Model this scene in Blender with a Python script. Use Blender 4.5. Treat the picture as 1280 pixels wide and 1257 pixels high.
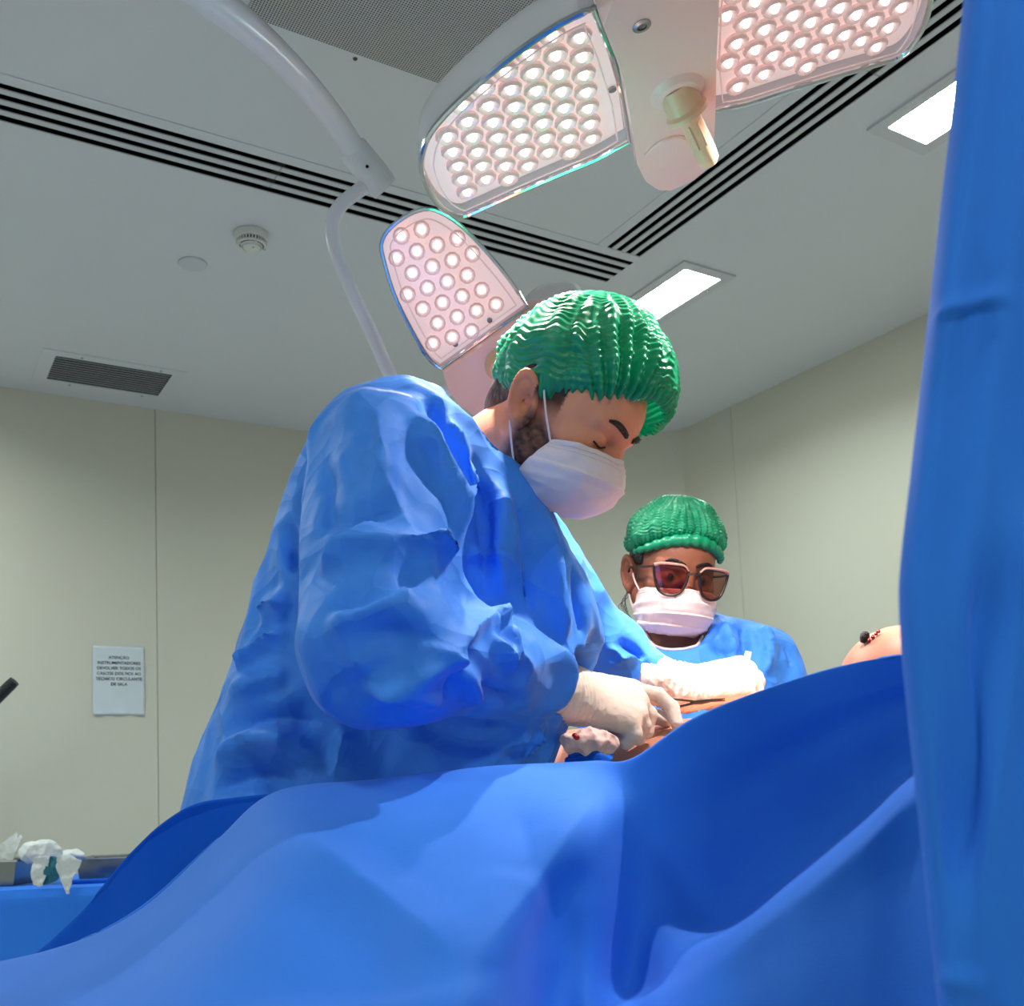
import bpy, bmesh, math, random
import numpy as np
from mathutils import Matrix, Vector
from mathutils.bvhtree import BVHTree

random.seed(7)
RNG = np.random.default_rng(7)
scene = bpy.context.scene
for o in list(bpy.data.objects):
    bpy.data.objects.remove(o)
COL = scene.collection

# ------------------------------------------------------------------ camera
# phone photograph, upper part of a 3:4 portrait frame: focal length 1305 px, principal point (640, 853)
F_PX, PPX, PPY, IMG_W, IMG_H = 1305.0, 640.0, 853.0, 1280.0, 1257.0
CAM_Z = 1.10
W = np.array([[9.99095533e-01, -4.25219413e-02, 0.0],
              [4.14554563e-03, 9.74037402e-02, 9.95236317e-01],
              [-4.23193803e-02, -9.94336158e-01, 9.74919184e-02]])
CAMP = np.array([0.0, 0.0, CAM_Z])
cam_data = bpy.data.cameras.new('camera')
cam_data.sensor_fit = 'HORIZONTAL'
cam_data.sensor_width = 36.0
cam_data.lens = F_PX / IMG_W * 36.0
cam_data.shift_x = 0.0
cam_data.shift_y = (PPY - IMG_H / 2) / IMG_W
cam_data.clip_start = 0.02
cam_data.dof.use_dof = True
cam_data.dof.focus_distance = 1.45
cam_data.dof.aperture_fstop = 11.0
cam = bpy.data.objects.new('camera', cam_data)
COL.objects.link(cam)
mw = Matrix.Identity(4)
for r in range(3):
    mw[r][0] = W[r, 0]; mw[r][1] = -W[r, 1]; mw[r][2] = -W[r, 2]
mw.translation = Vector(CAMP)
cam.matrix_world = mw
scene.camera = cam

# ------------------------------------------------------------------ world, exposure
world = bpy.data.worlds.new('world'); scene.world = world
world.use_nodes = True
world.node_tree.nodes['Background'].inputs[0].default_value = (0.75, 0.85, 0.9, 1)
world.node_tree.nodes['Background'].inputs[1].default_value = 0.05
vs = scene.view_settings
vs.view_transform = 'Standard'; vs.look = 'None'; vs.gamma = 1.0; vs.exposure = 0.0
vs.use_curve_mapping = False
scene.render.film_transparent = False
scene.cycles.caustics_reflective = False
scene.cycles.caustics_refractive = False
scene.cycles.max_bounces = 8

TROFFER_E = 104.0       # strength of the ceiling light panels
LAMP_W = 52.0          # watts of each surgical-lamp beam

# ------------------------------------------------------------------ pixel helpers
def ray(px, py):
    return W @ np.array([(px - PPX) / F_PX, (py - PPY) / F_PX, 1.0])
def P(px, py, d):
    r = ray(px, py); return CAMP + r * (d / r[1])
def on_plane(px, py, c, n):
    r = ray(px, py); t = np.dot(np.asarray(c) - CAMP, n) / np.dot(r, n); return CAMP + r * t
RU = np.array([0.85195636, 0.5236128, 0.0]); RV = np.array([-0.5236128, 0.85195636, 0.0])
CEIL = 2.79
def R(u, v, z=0.0):
    p = RU * u + RV * v; return np.array([p[0], p[1], z])

# ------------------------------------------------------------------ materials
def lin(c):
    return tuple(((x / 12.92) if x <= 0.04045 else ((x + 0.055) / 1.055) ** 2.4) for x in c)
def rgb(r, g, b):
    return lin((r / 255, g / 255, b / 255))
MATS = {}
def mat(name, col, rough=0.5, metal=0.0, spec=0.5, bump=None, var=None, emit=None, emit_s=0.0, sss=0.0,
        sheen=0.0, trans=0.0, coat=0.0, vcol=False):
    m = bpy.data.materials.new(name); m.use_nodes = True
    nt = m.node_tree; b = nt.nodes['Principled BSDF']; L = nt.links
    b.inputs['Base Color'].default_value = (*col, 1)
    b.inputs['Roughness'].default_value = rough
    b.inputs['Metallic'].default_value = metal
    b.inputs['Specular IOR Level'].default_value = spec
    b.inputs['Coat Weight'].default_value = coat
    b.inputs['Sheen Weight'].default_value = sheen
    if sheen: b.inputs['Sheen Roughness'].default_value = 0.4
    if sss:
        b.inputs['Subsurface Weight'].default_value = sss
        b.inputs['Subsurface Radius'].default_value = (0.012, 0.005, 0.003)
    if emit:
        b.inputs['Emission Color'].default_value = (*emit, 1); b.inputs['Emission Strength'].default_value = emit_s
    tc = nt.nodes.new('ShaderNodeTexCoord')
    src = None
    if vcol:
        a = nt.nodes.new('ShaderNodeVertexColor'); a.layer_name = 'Col'; src = a.outputs['Color']
        L.new(src, b.inputs['Base Color'])
    if var:
        sc, amt = var
        n = nt.nodes.new('ShaderNodeTexNoise'); n.inputs['Scale'].default_value = sc; n.inputs['Detail'].default_value = 4
        L.new(tc.outputs['Object'], n.inputs['Vector'])
        mr = nt.nodes.new('ShaderNodeMapRange'); mr.inputs['From Min'].default_value = 0.3; mr.inputs['From Max'].default_value = 0.7
        mr.inputs['To Min'].default_value = 1 - amt; mr.inputs['To Max'].default_value = 1 + amt
        L.new(n.outputs['Fac'], mr.inputs['Value'])
        mx = nt.nodes.new('ShaderNodeMix'); mx.data_type = 'RGBA'; mx.blend_type = 'MULTIPLY'
        mx.inputs['Factor'].default_value = 1.0
        mx.inputs['A'].default_value = (*col, 1)
        if src: L.new(src, mx.inputs['A'])
        L.new(mr.outputs['Result'], mx.inputs['B'])
        L.new(mx.outputs['Result'], b.inputs['Base Color'])
    if bump:
        sc, st = bump
        n = nt.nodes.new('ShaderNodeTexNoise'); n.inputs['Scale'].default_value = sc; n.inputs['Detail'].default_value = 5
        L.new(tc.outputs['Object'], n.inputs['Vector'])
        bp = nt.nodes.new('ShaderNodeBump'); bp.inputs['Strength'].default_value = st; bp.inputs['Distance'].default_value = 0.01
        L.new(n.outputs['Fac'], bp.inputs['Height']); L.new(bp.outputs['Normal'], b.inputs['Normal'])
    if trans:
        tr = nt.nodes.new('ShaderNodeBsdfTranslucent'); tr.inputs['Color'].default_value = (*col, 1)
        ms = nt.nodes.new('ShaderNodeMixShader'); ms.inputs[0].default_value = trans
        out = nt.nodes['Material Output']
        L.new(b.outputs[0], ms.inputs[1]); L.new(tr.outputs[0], ms.inputs[2]); L.new(ms.outputs[0], out.inputs['Surface'])
    MATS[name] = m
    return m

mat('wall_paint', rgb(208, 206, 190), 0.55, var=(1.2, 0.025), bump=(60, 0.02))
mat('ceiling_paint', rgb(210, 213, 217), 0.6, var=(0.9, 0.02))
mat('ceiling_metal', rgb(200, 202, 206), 0.5)
mat('floor_vinyl', rgb(212, 216, 216), 0.35, var=(3, 0.06))
mat('black_gap', rgb(8, 8, 8), 0.8, spec=0.1)
mat('joint_dark', rgb(140, 138, 122), 0.8)
mat('white_plastic', rgb(215, 216, 210), 0.4)
mat('dark_plastic', rgb(30, 30, 32), 0.45)
mat('troffer_glow', rgb(240, 255, 250), 0.5, emit=(0.90, 1.0, 0.98), emit_s=TROFFER_E)
mat('lamp_white', rgb(222, 222, 230), 0.28, coat=0.3)
mat('lamp_body_bounce', rgb(254, 202, 194), 0.3, coat=0.2)  # pink tint stands in for warm light bounced up from the field
mat('chrome', rgb(205, 208, 212), 0.12, metal=1.0)
mat('steel', rgb(150, 152, 152), 0.25, metal=1.0)
mat('dark_steel', rgb(92, 88, 84), 0.3, metal=1.0)
mat('ivory', rgb(246, 194, 160), 0.35, var=(60, 0.05), coat=0.2)
mat('lens_plate', rgb(238, 215, 212), 0.45, emit=(1.0, 0.76, 0.74), emit_s=0.5)
mat('lens_glass', rgb(244, 214, 210), 0.12, spec=0.8, emit=(1.0, 0.80, 0.78), emit_s=0.12)
mat('led_core', rgb(255, 255, 255), 0.4, emit=(1.0, 0.95, 0.93), emit_s=3.0)
mat('gown_blue', rgb(64, 142, 246), 0.62, spec=0.25, bump=(14, 0.12), var=(5, 0.05), sheen=0.12)
mat('drape_blue', rgb(46, 126, 236), 0.72, spec=0.2, bump=(420, 0.05), var=(4, 0.05), sheen=0.15)
mat('drape_deep', rgb(14, 96, 214), 0.75, spec=0.15, bump=(300, 0.05), var=(8, 0.06))
mat('cap_green', rgb(14, 160, 112), 0.34, spec=0.6, trans=0.22)
mat('mask_white', rgb(246, 226, 222), 0.7, bump=(500, 0.05))
mat('glove', rgb(232, 214, 200), 0.5, spec=0.35, sss=0.12, bump=(90, 0.12))
mat('skin', rgb(200, 150, 125), 0.5, spec=0.35, sss=0.1, bump=(260, 0.06), vcol=True)
mat('hair_dark', rgb(52, 36, 26), 0.55, bump=(220, 0.4))
mat('hair_black', rgb(24, 18, 16), 0.5, bump=(220, 0.4))
mat('paper', rgb(212, 222, 228), 0.35, spec=0.6)
mat('ink', rgb(40, 44, 50), 0.7)
mat('white_cloth', rgb(222, 226, 224), 0.8, bump=(80, 0.2))
mat('blood_cloth', rgb(228, 190, 180), 0.7, bump=(90, 0.3), var=(30, 0.25))
mat('blood', rgb(170, 20, 16), 0.25)
mat('sign_green', rgb(20, 120, 80), 0.5)
mat('lens_brown', rgb(70, 30, 24), 0.12, spec=0.7)
mat('frame_brown', rgb(40, 22, 18), 0.3)
mat('frame_pink', rgb(190, 140, 128), 0.3)
mat('scrub_trousers', rgb(40, 96, 170), 0.8)
mat('shoe_white', rgb(220, 220, 220), 0.5)
mat('pad_black', rgb(35, 36, 40), 0.6)

def add_creases(name, scale, strength, dist):
    """fine creases of stiff cloth: warped cell pattern as relief on top of the bump"""
    nt = MATS[name].node_tree; L = nt.links; b = nt.nodes['Principled BSDF']
    tc = nt.nodes.new('ShaderNodeTexCoord'); nz = nt.nodes.new('ShaderNodeTexNoise'); nz.inputs['Scale'].default_value = 5.0
    ad = nt.nodes.new('ShaderNodeMix'); ad.data_type = 'RGBA'; ad.blend_type = 'ADD'; ad.inputs['Factor'].default_value = 0.12
    L.new(tc.outputs['Object'], nz.inputs['Vector']); L.new(tc.outputs['Object'], ad.inputs['A']); L.new(nz.outputs['Color'], ad.inputs['B'])
    prev = b.inputs['Normal'].links[0].from_socket if b.inputs['Normal'].links else None
    for k, (sc, st) in enumerate(((scale, strength), (scale * 2.3, strength * 0.6))):
        vo = nt.nodes.new('ShaderNodeTexVoronoi'); vo.feature = 'F1'; vo.inputs['Scale'].default_value = sc
        L.new(ad.outputs['Result'], vo.inputs['Vector'])
        bp = nt.nodes.new('ShaderNodeBump'); bp.inputs['Strength'].default_value = st; bp.inputs['Distance'].default_value = dist / (k + 1)
        L.new(vo.outputs['Distance'], bp.inputs['Height'])
        if prev is not None: L.new(prev, bp.inputs['Normal'])
        prev = bp.outputs['Normal']
    L.new(prev, b.inputs['Normal'])
add_creases('gown_blue', 10.0, 0.85, 0.022)
add_creases('glove', 70.0, 0.3, 0.003)
add_creases('white_cloth', 40.0, 0.5, 0.006)
def glass_mat(name, col, op):
    m = bpy.data.materials.new(name); m.use_nodes = True; nt = m.node_tree
    nt.nodes.clear(); out = nt.nodes.new('ShaderNodeOutputMaterial')
    t = nt.nodes.new('ShaderNodeBsdfTransparent'); t.inputs[0].default_value = (*col, 1)
    g = nt.nodes.new('ShaderNodeBsdfGlossy'); g.inputs['Roughness'].default_value = 0.06
    fz = nt.nodes.new('ShaderNodeLayerWeight'); fz.inputs['Blend'].default_value = 0.12
    mx = nt.nodes.new('ShaderNodeMixShader')
    ad = nt.nodes.new('ShaderNodeMath'); ad.operation = 'ADD'; ad.inputs[1].default_value = op; ad.use_clamp = True
    nt.links.new(fz.outputs[1], ad.inputs[0]); nt.links.new(ad.outputs[0], mx.inputs[0])
    nt.links.new(t.outputs[0], mx.inputs[1]); nt.links.new(g.outputs[0], mx.inputs[2]); nt.links.new(mx.outputs[0], out.inputs[0])
    MATS[name] = m
glass_mat('clear_cover', (0.97, 0.93, 0.93), 0.02)
glass_mat('tinted_lens', (0.42, 0.16, 0.12), 0.05)

# procedural perforated metal
def perf_mat():
    m = mat('perforated_metal', rgb(170, 172, 172), 0.45)
    nt = m.node_tree; b = nt.nodes['Principled BSDF']; L = nt.links
    tc = nt.nodes.new('ShaderNodeTexCoord'); sp = nt.nodes.new('ShaderNodeSeparateXYZ')
    L.new(tc.outputs['Object'], sp.inputs[0])
    sq = []
    for ax in 'XY':
        a = nt.nodes.new('ShaderNodeMath'); a.operation = 'MULTIPLY'; a.inputs[1].default_value = 1 / 0.0062
        f = nt.nodes.new('ShaderNodeMath'); f.operation = 'FRACT'
        s = nt.nodes.new('ShaderNodeMath'); s.operation = 'SUBTRACT'; s.inputs[1].default_value = 0.5
        p = nt.nodes.new('ShaderNodeMath'); p.operation = 'MULTIPLY'
        L.new(sp.outputs[ax], a.inputs[0]); L.new(a.outputs[0], f.inputs[0]); L.new(f.outputs[0], s.inputs[0])
        L.new(s.outputs[0], p.inputs[0]); L.new(s.outputs[0], p.inputs[1]); sq.append(p)
    ad = nt.nodes.new('ShaderNodeMath'); ad.operation = 'ADD'
    L.new(sq[0].outputs[0], ad.inputs[0]); L.new(sq[1].outputs[0], ad.inputs[1])
    lt = nt.nodes.new('ShaderNodeMath'); lt.operation = 'LESS_THAN'; lt.inputs[1].default_value = 0.105
    L.new(ad.outputs[0], lt.inputs[0])
    mx = nt.nodes.new('ShaderNodeMix'); mx.data_type = 'RGBA'
    mx.inputs['A'].default_value = (*rgb(186, 186, 186), 1); mx.inputs['B'].default_value = (*rgb(12, 12, 12), 1)
    L.new(lt.outputs[0], mx.inputs['Factor']); L.new(mx.outputs['Result'], b.inputs['Base Color'])
perf_mat()

# ------------------------------------------------------------------ mesh helpers
def link_mesh(name, verts, faces, material, parent=None, smooth=False, mats=None, fmat=None):
    me = bpy.data.meshes.new(name)
    me.from_pydata([tuple(map(float, v)) for v in verts], [], [tuple(map(int, f)) for f in faces])
    for m in (mats or [material]): me.materials.append(MATS[m])
    if fmat is not None: me.polygons.foreach_set('material_index', np.asarray(fmat, dtype=np.int32))
    if smooth: me.polygons.foreach_set('use_smooth', [True] * len(me.polygons))
    me.update()
    return link_data(name, me, parent)
def link_data(name, me, parent=None, M=None):
    o = bpy.data.objects.new(name, me); COL.objects.link(o)
    if M is not None: o.matrix_basis = M
    if parent is not None: set_parent(o, parent)
    return o
def set_parent(o, parent):
    o.parent = parent
    w = Matrix.Identity(4); p = parent
    chain = []
    while p is not None:
        chain.append(p); p = p.parent
    for p in reversed(chain): w = w @ p.matrix_parent_inverse @ p.matrix_basis
    o.matrix_parent_inverse = w.inverted()
def empty(name, loc, label=None, cat=None, group=None):
    o = bpy.data.objects.new(name, None); COL.objects.link(o); o.empty_display_size = 0.05
    o.location = tuple(map(float, loc))
    tag(o, label, cat, group)
    return o
def tag(o, label=None, cat=None, group=None, kind=None):
    if label: o['label'] = label
    if cat: o['category'] = cat
    if group: o['group'] = group
    if kind: o['kind'] = kind
    return o
def struct(o, label=None):
    o['kind'] = 'structure'
    if label: o['label'] = label
    return o

class MB:
    def __init__(s): s.v = []; s.f = []
    def add(s, vs, fs):
        b = len(s.v); s.v += [np.asarray(v, float) for v in vs]; s.f += [tuple(i + b for i in f) for f in fs]
    def box(s, c, ax, h):
        c = np.asarray(c, float); ax = [np.asarray(a, float) for a in ax]
        vs = [c + ax[0] * h[0] * i + ax[1] * h[1] * j + ax[2] * h[2] * k for i in (-1, 1) for j in (-1, 1) for k in (-1, 1)]
        s.add(vs, [(0, 1, 3, 2), (4, 6, 7, 5), (0, 4, 5, 1), (2, 3, 7, 6), (0, 2, 6, 4), (1, 5, 7, 3)])
    def prism(s, poly, off):
        n = len(poly); poly = [np.asarray(p, float) for p in poly]; off = np.asarray(off, float)
        s.add(poly + [p + off for p in poly], [tuple(range(n))[::-1], tuple(range(n, 2 * n))] +
              [(i, (i + 1) % n, n + (i + 1) % n, n + i) for i in range(n)])
    def tube(s, pts, rad, seg=14, caps=True, closed=False):
        pts = np.asarray(pts, float); n = len(pts)
        rad = np.full(n, rad) if np.isscalar(rad) else np.asarray(rad, float)
        if closed: T = np.roll(pts, -1, 0) - np.roll(pts, 1, 0)
        else: T = np.gradient(pts, axis=0)
        T /= np.linalg.norm(T, axis=1)[:, None] + 1e-12
        up = np.array([0, 0, 1.0]) if abs(T[0][2]) < 0.9 else np.array([1.0, 0, 0])
        N = np.cross(T[0], up); N /= np.linalg.norm(N)
        rows = []
        for i in range(n):
            N = N - T[i] * np.dot(N, T[i]); N /= np.linalg.norm(N) + 1e-12
            B = np.cross(T[i], N)
            rows.append([pts[i] + rad[i] * (N * math.cos(a) + B * math.sin(a)) for a in np.arange(seg) * 2 * math.pi / seg])
        vs = [p for r_ in rows for p in r_]
        fs = []
        for i in range(n if closed else n - 1):
            j = (i + 1) % n
            for k in range(seg):
                fs.append((i * seg + k, i * seg + (k + 1) % seg, j * seg + (k + 1) % seg, j * seg + k))
        if caps and not closed:
            fs.append(tuple(range(seg))[::-1]); fs.append(tuple((n - 1) * seg + k for k in range(seg)))
        s.add(vs, fs)
    def lathe(s, c, axis, prof, seg=32):
        c = np.asarray(c, float); a = np.asarray(axis, float); a = a / np.linalg.norm(a)
        up = np.array([0, 0, 1.0]) if abs(a[2]) < 0.9 else np.array([1.0, 0, 0])
        n = np.cross(a, up); n /= np.linalg.norm(n); b = np.cross(a, n)
        vs = []; fs = []
        for (r_, h) in prof:
            for k in range(seg):
                t = 2 * math.pi * k / seg
                vs.append(c + a * h + r_ * (n * math.cos(t) + b * math.sin(t)))
        for i in range(len(prof) - 1):
            for k in range(seg):
                fs.append((i * seg + k, i * seg + (k + 1) % seg, (i + 1) * seg + (k + 1) % seg, (i + 1) * seg + k))
        if prof[0][0] > 1e-5: fs.append(tuple(range(seg))[::-1])
        if prof[-1][0] > 1e-5: fs.append(tuple((len(prof) - 1) * seg + k for k in range(seg)))
        s.add(vs, fs)
    def grid(s, G):
        G = np.asarray(G); n, m = G.shape[:2]
        s.add(list(G.reshape(-1, 3)), [(i * m + j, i * m + j + 1, (i + 1) * m + j + 1, (i + 1) * m + j) for i in range(n - 1) for j in range(m - 1)])
    def build(s, name, material, parent=None, smooth=False):
        o = link_mesh(name, s.v, s.f, material, parent, smooth)
        bm = bmesh.new(); bm.from_mesh(o.data); bmesh.ops.recalc_face_normals(bm, faces=bm.faces); bm.to_mesh(o.data); bm.free()
        if smooth:
            for p in o.data.polygons: p.use_smooth = True
            try: o.data.set_sharp_from_angle(angle=math.radians(40))
            except Exception: pass
        return o

def spline(pts, n):
    """Catmull-Rom through pts, n samples."""
    p = np.asarray(pts, float); k = len(p)
    t = np.linspace(0, k - 1, n); i = np.clip(t.astype(int), 0, k - 2); u = (t - i)[:, None]
    g = lambda j: p[np.clip(j, 0, k - 1)]
    p0 = np.where((i > 0)[:, None], g(i - 1), 2 * g(i) - g(i + 1)); p1 = g(i); p2 = g(i + 1)
    p3 = np.where((i < k - 2)[:, None], g(i + 2), 2 * g(i + 1) - g(i))
    return 0.5 * (2 * p1 + (p2 - p0) * u + (2 * p0 - 5 * p1 + 4 * p2 - p3) * u ** 2 + (3 * p1 - p0 - 3 * p2 + p3) * u ** 3)
def spline_grid(ctrl, n, m):
    A = np.stack([spline(r_, m) for r_ in ctrl])           # rows
    return np.stack([spline(A[:, j], n) for j in range(m)], axis=1)

# numpy value noise
_perm = RNG.random(4096)
def vnoise(p):
    p = np.asarray(p, float); i = np.floor(p).astype(np.int64); f = p - i; f = f * f * (3 - 2 * f)
    def h(a, b, c): return _perm[((a * 73856093) ^ (b * 19349663) ^ (c * 83492791)) & 4095]
    x, y, z = i[:, 0], i[:, 1], i[:, 2]
    def L(a, b, t): return a + (b - a) * t
    c0 = L(L(h(x, y, z), h(x + 1, y, z), f[:, 0]), L(h(x, y + 1, z), h(x + 1, y + 1, z), f[:, 0]), f[:, 1])
    c1 = L(L(h(x, y, z + 1), h(x + 1, y, z + 1), f[:, 0]), L(h(x, y + 1, z + 1), h(x + 1, y + 1, z + 1), f[:, 0]), f[:, 1])
    return L(c0, c1, f[:, 2]) * 2 - 1
def fbm(p, o=3):
    return sum(vnoise(np.asarray(p) * 2 ** k + 17.3 * k) / 2 ** k for k in range(o))
def crumple(p, seed=0.0):
    """distance to the nearest of scattered points: cones that meet in sharp creases, like creased paper cloth"""
    p = np.asarray(p, float) + seed; i = np.floor(p).astype(np.int64); best = np.full(len(p), 9.0)
    for a in (-1, 0, 1):
        for b in (-1, 0, 1):
            for c in (-1, 0, 1):
                j = i + np.array([a, b, c])
                k = ((j[:, 0] * 73856093) ^ (j[:, 1] * 19349663) ^ (j[:, 2] * 83492791))
                o = np.stack([_perm[k & 4095], _perm[(k * 7 + 13) & 4095], _perm[(k * 31 + 101) & 4095]], 1)
                best = np.minimum(best, length(j + o - p))
    return best - 0.55
def facets(V, N, spacing, strength, seed, squash=(1, 1, 0.6), temp=0.006):
    """flatten a cloth surface into soft planes that meet in creases, as stiff non-woven cloth does"""
    rg = np.random.default_rng(seed); S = np.asarray(squash, float); Q = V * S
    order = rg.permutation(len(V)); pts = []
    for i in order[:4000]:
        q = Q[i]
        if all(np.dot(q - Q[j], q - Q[j]) > (spacing * 0.8) ** 2 or np.dot(N[i], N[j]) < 0.0 for j in pts): pts.append(i)
        if len(pts) > 420: break
    pts = np.array(pts); C = Q[pts]; jit = N[pts] + 0.07 * rg.standard_normal((len(pts), 3)); jit /= length(jit)[:, None]
    out = V.copy()
    for a in range(0, len(V), 20000):
        q = Q[a:a + 20000]; n = N[a:a + 20000]; v = V[a:a + 20000]
        d = np.sqrt(np.maximum(((q * q).sum(1)[:, None] + (C * C).sum(1)[None] - 2 * q @ C.T), 0)) + 0.25 * (n @ N[pts].T < 0.15)
        w = np.exp(-(d - d.min(1)[:, None]) / temp); w /= w.sum(1)[:, None]
        off = -((v[:, None, :] - V[pts][None]) * jit[None]).sum(2)
        den = np.clip(n @ jit.T, 0.5, 1.0)
        o = (w * np.clip(off / den, -0.016, 0.006)).sum(1)
        out[a:a + 20000] = v + n * (strength * o)[:, None]
    return out
def ridged(p, o=2):
    return sum((1 - 2 * np.abs(vnoise(np.asarray(p) * 2 ** k + 31.7 * k))) / 2 ** k for k in range(o))

# signed distance shapes (arrays of points)
def length(a): return np.sqrt((a * a).sum(-1))
def sd_ell(p, c, r):
    q = (p - np.asarray(c)) / np.asarray(r); k0 = length(q); k1 = length(q / np.asarray(r))
    return k0 * (k0 - 1) / np.maximum(k1, 1e-9)
def sd_cone(p, a, b, ra, rb):
    a = np.asarray(a, float); b = np.asarray(b, float); ba = b - a
    t = np.clip(((p - a) @ ba) / np.dot(ba, ba), 0, 1)
    return length(p - a - t[:, None] * ba) - (ra + (rb - ra) * t)
def smin(a, b, k):
    h = np.clip(0.5 + 0.5 * (b - a) / k, 0, 1); return b + (a - b) * h - k * h * (1 - h)
def smax(a, b, k): return -smin(-a, -b, k)
def surface_nets(fn, lo, hi, h):
    lo = np.asarray(lo, float); hi = np.asarray(hi, float)
    n = np.ceil((hi - lo) / h).astype(int) + 1
    xs = [lo[k] + h * np.arange(n[k]) for k in range(3)]
    G = np.empty(n, np.float32)
    YZ = np.stack(np.meshgrid(xs[1], xs[2], indexing='ij'), -1).reshape(-1, 2)
    step = max(1, int(400000 / len(YZ)))
    for i in range(0, n[0], step):
        xx = xs[0][i:i + step]
        pts = np.concatenate([np.repeat(xx, len(YZ))[:, None], np.tile(YZ, (len(xx), 1))], 1)
        G[i:i + step] = fn(pts).reshape(len(xx), n[1], n[2])
    S = G < 0
    cs = [(a, b, c) for a in (0, 1) for b in (0, 1) for c in (0, 1)]
    sl = lambda A, o: A[o[0]:n[0] - 1 + o[0], o[1]:n[1] - 1 + o[1], o[2]:n[2] - 1 + o[2]]
    cnt = sum(sl(S, o).astype(np.int8) for o in cs)
    I = np.argwhere((cnt > 0) & (cnt < 8))
    idx = -np.ones(n - 1, np.int64); idx[I[:, 0], I[:, 1], I[:, 2]] = np.arange(len(I))
    val = {o: G[I[:, 0] + o[0], I[:, 1] + o[1], I[:, 2] + o[2]].astype(float) for o in cs}
    acc = np.zeros((len(I), 3)); num = np.zeros(len(I))
    for o in cs:
        for ax in range(3):
            if o[ax] == 0:
                q = list(o); q[ax] = 1; q = tuple(q)
                m = (val[o] < 0) != (val[q] < 0)
                t = val[o] / np.where(np.abs(val[o] - val[q]) < 1e-12, 1e-12, val[o] - val[q])
                pt = np.tile(np.array(o, float), (len(I), 1)); pt[:, ax] = t
                acc[m] += pt[m]; num[m] += 1
    V = lo + h * (I + acc / num[:, None])
    Fs = []
    for ax in range(3):
        a1, a2 = (ax + 1) % 3, (ax + 2) % 3
        s0 = [slice(None)] * 3; s1 = [slice(None)] * 3
        s0[ax] = slice(0, n[ax] - 1); s1[ax] = slice(1, n[ax])
        e = S[tuple(s0)] != S[tuple(s1)]
        E_ = np.argwhere(e)
        E_ = E_[(E_[:, a1] > 0) & (E_[:, a2] > 0) & (E_[:, a1] < n[a1] - 1) & (E_[:, a2] < n[a2] - 1)]
        def cell(d1, d2):
            q = E_.copy(); q[:, a1] -= d1; q[:, a2] -= d2
            return idx[q[:, 0], q[:, 1], q[:, 2]]
        quad = np.stack([cell(1, 1), cell(0, 1), cell(0, 0), cell(1, 0)], 1)
        fl = ~S[E_[:, 0], E_[:, 1], E_[:, 2]]
        quad[fl] = quad[fl][:, ::-1]
        Fs.append(quad)
    return V, np.concatenate(Fs)
def normals(V, Fq):
    n = np.zeros_like(V); c = np.cross(V[Fq[:, 2]] - V[Fq[:, 0]], V[Fq[:, 3]] - V[Fq[:, 1]])
    for k in range(4): np.add.at(n, Fq[:, k], c)
    return n / (length(n)[:, None] + 1e-12)
def relax(V, Fq, it=2, lam=0.5):
    E_ = np.concatenate([Fq[:, [0, 1]], Fq[:, [1, 2]], Fq[:, [2, 3]], Fq[:, [3, 0]]])
    for _ in range(it):
        s = np.zeros_like(V); c = np.zeros(len(V))
        np.add.at(s, E_[:, 0], V[E_[:, 1]]); np.add.at(c, E_[:, 0], 1)
        np.add.at(s, E_[:, 1], V[E_[:, 0]]); np.add.at(c, E_[:, 1], 1)
        V = V + lam * (s / c[:, None] - V)
    return V
def cast(V, Fq, pix):
    """pixel polyline -> 3D points on the mesh (first hit of the viewing ray); misses are dropped"""
    bvh = BVHTree.FromPolygons([tuple(v) for v in V], [tuple(map(int, f)) for f in Fq])
    out = []
    pix = spline(pix, 4 * len(pix))
    for (x, y) in pix:
        r = ray(x, y); h = bvh.ray_cast(Vector(CAMP), Vector(r / length(r)))
        if h[0] is not None: out.append(np.array(h[0]))
    return np.array(out)
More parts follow.
